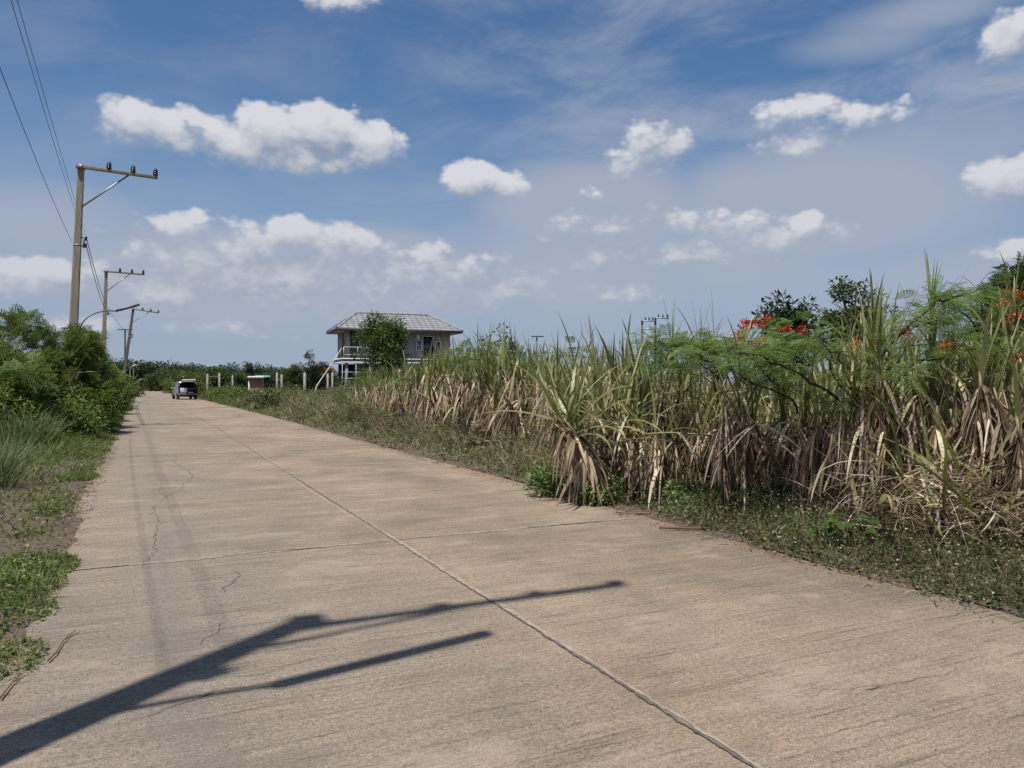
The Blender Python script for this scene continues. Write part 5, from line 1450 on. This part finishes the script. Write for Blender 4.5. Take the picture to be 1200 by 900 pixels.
# local: y forwards, x to the right; rear at y=0; y runs to 4.5
sec = [  # y, half width, z sill, z shoulder, z roof, half roof width
 (.05, .78, .42, .95, .96, .76), (.12, .82, .34, .97, 1.0, .80), (.9, .86, .30, 1.0, 1.03, .80), (2.6, .86, .28, 1.0, 1.03, .80), (3.3, .85, .30, .98, 1.0, .78), (4.2, .80, .36, .86, .88, .70), (4.5, .62, .44, .70, .72, .55)]
g = G(); v = []
for yy, hw, zs, zh, zr, rw in sec:
    v += [(-hw * .9, yy, zs), (-hw, yy, (zs + zh) / 2), (-hw * .97, yy, zh), (-rw * .9, yy, zr + .02), (rw * .9, yy, zr + .02), (hw * .97, yy, zh), (hw, yy, (zs + zh) / 2), (hw * .9, yy, zs)]
f = [(8 * i + j, 8 * i + (j + 1) % 8, 8 * i + 8 + (j + 1) % 8, 8 * i + 8 + j) for i in range(len(sec) - 1) for j in range(8)]
f += [tuple(range(8 * (len(sec) - 1), 8 * len(sec)))]
# rear face has a wide opening above the bumper: only the lower part is closed
g.polys(v, f); body = g.build('body', MT['car'], car, bevel=.02)
# cabin: roof and pillars
g = G()
rf = [(-.62, .35, 1.62), (.62, .35, 1.62), (.60, 2.45, 1.66), (-.60, 2.45, 1.66)]
g.polys(rf + [(a, b, c + .05) for a, b, c in rf], [(3, 2, 1, 0), (4, 5, 6, 7), (0, 1, 5, 4), (1, 2, 6, 5), (2, 3, 7, 6), (3, 0, 4, 7)])
for s in (-1, 1):
    g.beam((s * .80, .10, .98), (s * .62, .40, 1.64), .11, .09); g.beam((s * .80, 1.45, 1.0), (s * .62, 1.40, 1.64), .09, .06); g.beam((s * .79, 3.25, 1.0), (s * .60, 2.42, 1.66), .08, .06)
g.build('roof', MT['car'], car, bevel=.015)
g = G()
for s in (-1, 1):
    g.polys([(s * .805, .2, 1.0), (s * .805, 3.15, 1.0), (s * .615, 2.4, 1.62), (s * .625, .45, 1.6)], [(0, 1, 2, 3)])
g.build('side_window', MT['glass'], car)
g = G(); g.polys([(-.74, 3.22, 1.03), (.74, 3.22, 1.03), (.58, 2.46, 1.64), (-.58, 2.46, 1.64)], [(0, 1, 2, 3)]); g.build('windscreen', MT['glass'], car)
g = G(); g.box((0, 1.3, .55), (1.5, 2.3, .04)); g.box((0, 1.35, .95), (1.36, .14, .75)); g.box((-.74, .8, .8), (.03, 1.4, .5)); g.box((.74, .8, .8), (.03, 1.4, .5)); g.box((0, .16, .82), (1.46, .03, .5)); g.box((-.70, .2, 1.28), (.08, .05, .55)); g.box((.70, .2, 1.28), (.08, .05, .55)); g.box((-.79, .055, .80), (.10, .05, .36)); g.box((.79, .055, .80), (.10, .05, .36)); g.beam((-.80, .06, 1.0), (-.63, .36, 1.62), .13, .03); g.beam((.80, .06, 1.0), (.63, .36, 1.62), .13, .03); g.build('interior', MT['trim'], car)
# tailgate swung up, white underside to the sky
g = G(); g.polys([(-.60, .36, 1.69), (.60, .36, 1.69), (.56, -.65, 1.80), (-.56, -.65, 1.80), (-.60, .36, 1.75), (.60, .36, 1.75), (.56, -.63, 1.87), (-.56, -.63, 1.87)], [(3, 2, 1, 0), (4, 5, 6, 7), (0, 1, 5, 4), (1, 2, 6, 5), (2, 3, 7, 6), (3, 0, 4, 7)])
tg = g.build('tailgate', MT['car_white'], car, bevel=.015)
g = G(); g.box((0, -.02, .50), (1.62, .18, .17)); g.build('bumper', MT['trim_grey'], car, bevel=.04)
g = G(); g.box((0, .02, .34), (1.45, .12, .14)); g.build('under_guard', MT['trim'], car)
for s in (-1, 1):
    g = G(); g.box((s * .775, .02, .84), (.07, .08, .20)); g.build('tail_lamp', MT['redlight'], car, bevel=.02)
    g = G(); g.box((s * .95, 2.95, 1.05), (.2, .1, .14)); g.build('mirror', MT['car'], car, bevel=.03)
    for yy in (.85, 3.55):
        g = G(); n = 20; a = np.linspace(0, 2 * PI, n, endpoint=False); pr = [(.20, -.10), (.31, -.10), (.335, -.06), (.335, .06), (.31, .10), (.20, .10)]
        vv_ = [(s * .76 + w, yy + r_ * math.cos(t), .335 + r_ * math.sin(t)) for r_, w in pr for t in a]
        g.add(vv_, [[i * n + j, i * n + (j + 1) % n, (i + 1) * n + (j + 1) % n, (i + 1) * n + j] for i in range(5) for j in range(n)])
        wh = g.build('wheel', MT['tyre'], car)
        g = G(); vv_ = [(s * (.76 + .085), yy, .335)] + [(s * (.76 + .07), yy + .2 * math.cos(t), .335 + .2 * math.sin(t)) for t in a] + [(s * (.76 - .05), yy + .2 * math.cos(t), .335 + .2 * math.sin(t)) for t in a]
        g.add(vv_, [[1 + j, 1 + (j + 1) % n, 1 + n + (j + 1) % n, 1 + n + j] for j in range(n)], [[0, 1 + j, 1 + (j + 1) % n] for j in range(n)]); g.build('rim', MT['steel'], wh)
g = G(); g.box((-.38, .22, .86), (.56, .35, .42)); o = g.build('white_box', MT['white'], bevel=.02)
o.location = car.location; o.rotation_euler = car.rotation_euler; tag(o, 'white carton in the open back of the parked car', 'box')
g = G(); g.box((.22, .12, .66), (.42, .3, .07)); o = g.build('folded_sheet', MT['white'], bevel=.02)
o.location = car.location; o.rotation_euler = car.rotation_euler; tag(o, 'flat pale bundle in the open back of the parked car', 'bundle')

# ================================================================== small things by the road
def ground_pt(px, py): 
    D = CAMH * 900 / (py - 448); return np.array([(px - 600) / 900 * D, D, 0.0])
def twig(pxs, label, r=.006):
    pts = [ground_pt(*p) + [0, 0, .012 + r] for p in pxs]
    g = G(); g.tube(pts, np.linspace(r, r * .4, len(pts)), 5)
    m = len(pts) // 2; g.tube([pts[m], pts[m] + (pts[-1] - pts[0]) * .12 + [.06, .05, .02]], [r * .6, r * .3], 5)
    tag(g.build('twig', MT['litter']), label, 'twig', 'twigs on the road edge')
twig([(56, 778), (66, 768), (74, 754), (88, 742)], 'forked twig on the slab corner nearest the hedge')
twig([(0, 822), (14, 804), (24, 795)], 'bent dry twig near the big pole shadow')
twig([(0, 700 - 3), (34, 690), (60, 688)], 'thin straw stem beside the green weed patch', .004)
g = G(); p = ground_pt(748, 604); g.tube([p + [-.25, .05, .03], p + [.1, 0, .025], p + [.5, -.03, .03]], [.012, .011, .007], 6)
tag(g.build('cane_stick', MT['drygrass']), 'pale broken cane stick lying at the road edge below the fallen cane', 'stick')
g = G(); p = ground_pt(800, 622); g.tube([p + [-.25, .03, .03], p + [.1, 0, .025], p + [.45, .02, .03]], [.014, .013, .009], 6)
tag(g.build('cane_stick', MT['litter']), 'brown broken cane stick lying on the soil before the weeds', 'stick')

# ================================================================== sky, sun, camera
SUN_EL = 70.2
sh_dir = np.array([.4180, .9084])           # where shadows fall
sun_h = -sh_dir
az = math.atan2(sun_h[0], sun_h[1])         # from +Y towards +X
w = bpy.data.worlds.new('World'); sc.world = w; w.use_nodes = True
nt = w.node_tree; nt.nodes.clear(); L = nt.links
out = nt.nodes.new('ShaderNodeOutputWorld'); bg = nt.nodes.new('ShaderNodeBackground'); L.new(bg.outputs[0], out.inputs[0])
sky = nt.nodes.new('ShaderNodeTexSky'); sky.sky_type = 'NISHITA'; sky.sun_disc = False
sky.sun_elevation = R(SUN_EL); sky.sun_rotation = az; sky.altitude = 100; sky.air_density = 1.0; sky.dust_density = .35; sky.ozone_density = 3.0
tc = nt.nodes.new('ShaderNodeTexCoord')
sep = nt.nodes.new('ShaderNodeSeparateXYZ'); L.new(tc.outputs['Generated'], sep.inputs[0])
X, Y, Z_ = sep.outputs
AZ = M2(nt, 'ARCTAN2', X, Y); EL = M2(nt, 'ARCSINE', Z_)
def cloud_field(blobs, wob, scale, seed, rough=.62, det=6, billow=False):
    """a node group: density of a set of cloud bodies, edges broken by noise"""
    ng = bpy.data.node_groups.new('cloud_field', 'ShaderNodeTree')
    ng.interface.new_socket('az', in_out='INPUT', socket_type='NodeSocketFloat'); ng.interface.new_socket('el', in_out='INPUT', socket_type='NodeSocketFloat')
    ng.interface.new_socket('density', in_out='OUTPUT', socket_type='NodeSocketFloat')
    gi = ng.nodes.new('NodeGroupInput'); go = ng.nodes.new('NodeGroupOutput')
    a, e = gi.outputs[0], gi.outputs[1]
    cmb = ng.nodes.new('ShaderNodeCombineXYZ'); ng.links.new(a, cmb.inputs[0]); ng.links.new(M2(ng, 'MULTIPLY', e, 1.5), cmb.inputs[1]); cmb.inputs[2].default_value = seed
    nz = N(ng, 'ShaderNodeTexNoise', i_Scale=scale, i_Detail=float(det), i_Roughness=rough); ng.links.new(cmb.outputs[0], nz.inputs['Vector'])
    acc = None
    for (px, py, rx, ry, amp) in blobs:
        dx = (px - 600) / 900; ca = math.atan(dx); ce = math.atan((448 - py) / 900 / math.sqrt(1 + dx * dx))
        ra = rx / 900 * math.cos(ca) ** 2; re = ry / 900 * math.cos(ca)
        q1 = M2(ng, 'MULTIPLY', M2(ng, 'SUBTRACT', a, ca), 1 / ra); q2 = M2(ng, 'MULTIPLY', M2(ng, 'SUBTRACT', e, ce), 1 / re)
        q = M2(ng, 'MULTIPLY_ADD', q1, q1, M2(ng, 'MULTIPLY', q2, q2))
        s_ = M2(ng, 'MULTIPLY_ADD', q, -amp, amp)
        acc = s_ if acc is None else M2(ng, 'SMOOTH_MAX', acc, s_, .25)
    n2 = M2(ng, 'MULTIPLY_ADD', nz.outputs[0], wob, -.5 * wob)
    if billow:
        # cauliflower heads: rounded cells at three sizes
        wv = N(ng, 'ShaderNodeVectorMath', operation='MULTIPLY_ADD'); ng.links.new(nz.outputs[1], wv.inputs[0]); wv.inputs[1].default_value = (.030, .030, 0); ng.links.new(cmb.outputs[0], wv.inputs[2])
        for vs, vk in ((20, .95), (44, .62), (100, .34)):
            vo = N(ng, 'ShaderNodeTexVoronoi', i_Scale=float(vs)); vo.feature = 'SMOOTH_F1'; vo.inputs['Smoothness'].default_value = .35; vo.voronoi_dimensions = '2D'
            ng.links.new(wv.outputs[0], vo.inputs['Vector'])
            n2 = M2(ng, 'ADD', n2, M2(ng, 'MULTIPLY_ADD', vo.outputs['Distance'], -vk, vk * .42))
    # clouds elsewhere in the sky, outside the photographed part
    nb = N(ng, 'ShaderNodeTexNoise', i_Scale=2.3, i_Detail=2.0); ng.links.new(cmb.outputs[0], nb.inputs['Vector'])
    away = M2(ng, 'MULTIPLY', M2(ng, 'SUBTRACT', M2(ng, 'ABSOLUTE', a), .75), 4.0, clamp=True)
    oth = M2(ng, 'MULTIPLY_ADD', nb.outputs[0], 5.0, -3.1)
    oth = M2(ng, 'SUBTRACT', M2(ng, 'MULTIPLY', M2(ng, 'ADD', oth, 3.0), away), 3.0)
    acc = M2(ng, 'MAXIMUM', M2(ng, 'MAXIMUM', acc, oth), -3.0)
    ng.links.new(M2(ng, 'ADD', acc, n2), go.inputs[0])
    return ng
CUM = [(310, 325, 200, 46, .75), (520, 335, 120, 38, .65), (860, 285, 120, 30, .6), (160, 145, 50, 26, 1.0), (205, 152, 52, 26, 1.2), (262, 162, 50, 24, 1.25), (318, 160, 62, 36, 1.5), (385, 158, 60, 38, 1.6), (430, 168, 44, 28, 1.4), (345, 178, 120, 26, 1.3),
       (555, 210, 38, 26, 1.5), (590, 218, 30, 16, .9), (390, -4, 55, 16, .9),
       (45, 318, 60, 20, .95), (30, 335, 80, 18, .8), (212, 262, 44, 16, .7), (345, 272, 40, 20, 1.15), (300, 285, 70, 22, .9), (400, 290, 62, 26, .9), (250, 298, 60, 24, .95), (330, 305, 110, 24, .8), (385, 328, 45, 20, .9), (505, 300, 28, 16, .75), (520, 322, 55, 24, 1.05), (570, 340, 44, 14, .8), (200, 345, 60, 18, .85), (300, 345, 70, 16, .8), (440, 335, 60, 18, .8),
       (768, 172, 42, 30, 1.05), (745, 190, 34, 18, .6), (815, 265, 52, 20, .9), (870, 272, 60, 22, .85), (947, 262, 26, 16, .95), (900, 280, 60, 14, .7), (700, 304, 44, 14, .4), (1175, 212, 50, 28, .95), (1205, 200, 40, 24, .95), (1185, 42, 46, 30, .8), (940, 132, 52, 18, .7), (1000, 138, 60, 18, .7), (940, 168, 52, 18, .75), (1050, 140, 36, 12, .5), (1190, 292, 40, 14, .7), (720, 342, 36, 10, .4), (760, 348, 30, 9, .3), (640, 346, 30, 9, .3), (105, 378, 70, 12, .45), (240, 380, 60, 10, .45), (345, 390, 50, 9, .4), (690, 262, 60, 22, .2)]
f1 = cloud_field(CUM, 1.5, 14.0, 3.7, .60, 6, True)
def call(ng, a, e):
    n = nt.nodes.new('ShaderNodeGroup'); n.node_tree = ng
    L.new(a, n.inputs[0]); L.new(e, n.inputs[1]); return n.outputs[0]
d0 = call(f1, AZ, EL)
d1 = call(f1, M2(nt, 'ADD', AZ, -.008), M2(nt, 'ADD', EL, .024))
lit = M2(nt, 'MULTIPLY_ADD', M2(nt, 'SUBTRACT', d0, d1), .42, .34, clamp=True)
alpha = N(nt, 'ShaderNodeMapRange', interpolation_type='SMOOTHSTEP'); L.new(d0, alpha.inputs[0]); alpha.inputs[1].default_value = -.30; L.new(M2(nt, 'MULTIPLY_ADD', lit, -1.35, 1.85), alpha.inputs[2])
# fade of the clouds' brightness into the air near the horizon
low = N(nt, 'ShaderNodeMapRange'); L.new(EL, low.inputs[0]); low.inputs[1].default_value = .03; low.inputs[2].default_value = .26
ccol = mixc(nt, lit, (4.1, 4.6, 5.6), (8.3, 8.4, 9.0))
ccol = mixc(nt, low.outputs[0], mixc(nt, .40, ccol, (4.2, 4.8, 5.9)), ccol)
# high thin veils
cmb = nt.nodes.new('ShaderNodeCombineXYZ'); L.new(M2(nt, 'MULTIPLY_ADD', EL, .9, AZ), cmb.inputs[0]); L.new(M2(nt, 'MULTIPLY_ADD', AZ, -.55, M2(nt, 'MULTIPLY', EL, 3.2)), cmb.inputs[1])
vz = N(nt, 'ShaderNodeTexNoise', i_Scale=3.4, i_Detail=7.0, i_Roughness=.62, i_Distortion=.4); L.new(cmb.outputs[0], vz.inputs['Vector'])
veil = N(nt, 'ShaderNodeMapRange', interpolation_type='SMOOTHSTEP'); L.new(vz.outputs[0], veil.inputs[0]); veil.inputs[1].default_value = .36; veil.inputs[2].default_value = .74
side = N(nt, 'ShaderNodeMapRange'); L.new(AZ, side.inputs[0]); side.inputs[1].default_value = -.25; side.inputs[2].default_value = .45; side.inputs[3].default_value = .28; side.inputs[4].default_value = .9
veil_a = M2(nt, 'MULTIPLY', veil.outputs[0], side.outputs[0])
# extra veils: patches with a place of their own
f2 = cloud_field([(690, 245, 140, 64, 1.5), (1080, 16, 110, 20, .5), (1015, 48, 80, 18, .35), (680, 310, 200, 70, 1.0), (950, 240, 220, 80, 1.3), (430, 325, 190, 60, 1.5), (860, 310, 160, 40, .8), (60, 262, 130, 50, .7), (1100, 180, 150, 60, .5), (1040, 330, 260, 40, .6), (290, 325, 240, 66, 1.6)], 1.1, 5.0, 9.1, .6, 5)
d2 = call(f2, AZ, EL)
v2 = N(nt, 'ShaderNodeMapRange', interpolation_type='SMOOTHSTEP'); L.new(d2, v2.inputs[0]); v2.inputs[1].default_value = -.6; v2.inputs[2].default_value = 1.0; v2.inputs[4].default_value = .85
veil_a = M2(nt, 'MAXIMUM', veil_a, v2.outputs[0])
hz = N(nt, 'ShaderNodeMapRange', interpolation_type='SMOOTHSTEP'); L.new(EL, hz.inputs[0]); hz.inputs[1].default_value = .40; hz.inputs[2].default_value = -.02; hz.inputs[3].default_value = .0; hz.inputs[4].default_value = .9
hsv = N(nt, 'ShaderNodeHueSaturation', i_Saturation=1.17, i_Value=1.20); L.new(sky.outputs[0], hsv.inputs['Color'])
base = mixc(nt, hz.outputs[0], hsv.outputs[0], (3.7, 4.6, 6.3))
base = mixc(nt, veil_a, base, (4.8, 5.3, 6.5))
final = mixc(nt, alpha.outputs[0], base, ccol)
L.new(final, bg.inputs[0]); bg.inputs[1].default_value = .075
SKYNODES = (sky, bg)

sl = bpy.data.lights.new('sun', 'SUN'); sl.energy = 5.0; sl.angle = R(.72); sl.color = (1.0, .955, .88)
so = bpy.data.objects.new('sun', sl); COL.objects.link(so)
sd = Vector((sun_h[0] * math.cos(R(SUN_EL)), sun_h[1] * math.cos(R(SUN_EL)), math.sin(R(SUN_EL))))
so.rotation_euler = sd.to_track_quat('Z', 'Y').to_euler(); so.location = (0, 0, 30)

cam = bpy.data.cameras.new('camera'); cam.sensor_width = 36; cam.lens = 27.0; cam.clip_start = .05; cam.clip_end = 20000
co = bpy.data.objects.new('camera', cam); COL.objects.link(co)
co.location = (0, 0, CAMH); co.rotation_euler = (R(90 - .127), 0, 0)
sc.camera = co
sc.view_settings.view_transform = 'Standard'; sc.view_settings.look = 'None'; sc.view_settings.gamma = 1; sc.view_settings.exposure = .12
sc.render.engine = 'CYCLES'
sc.cycles.max_bounces = 6; sc.cycles.diffuse_bounces = 3; sc.cycles.glossy_bounces = 2; sc.cycles.transmission_bounces = 4; sc.cycles.transparent_max_bounces = 4
sc.cycles.use_denoising = False
sc.cycles.sample_clamp_indirect = 6
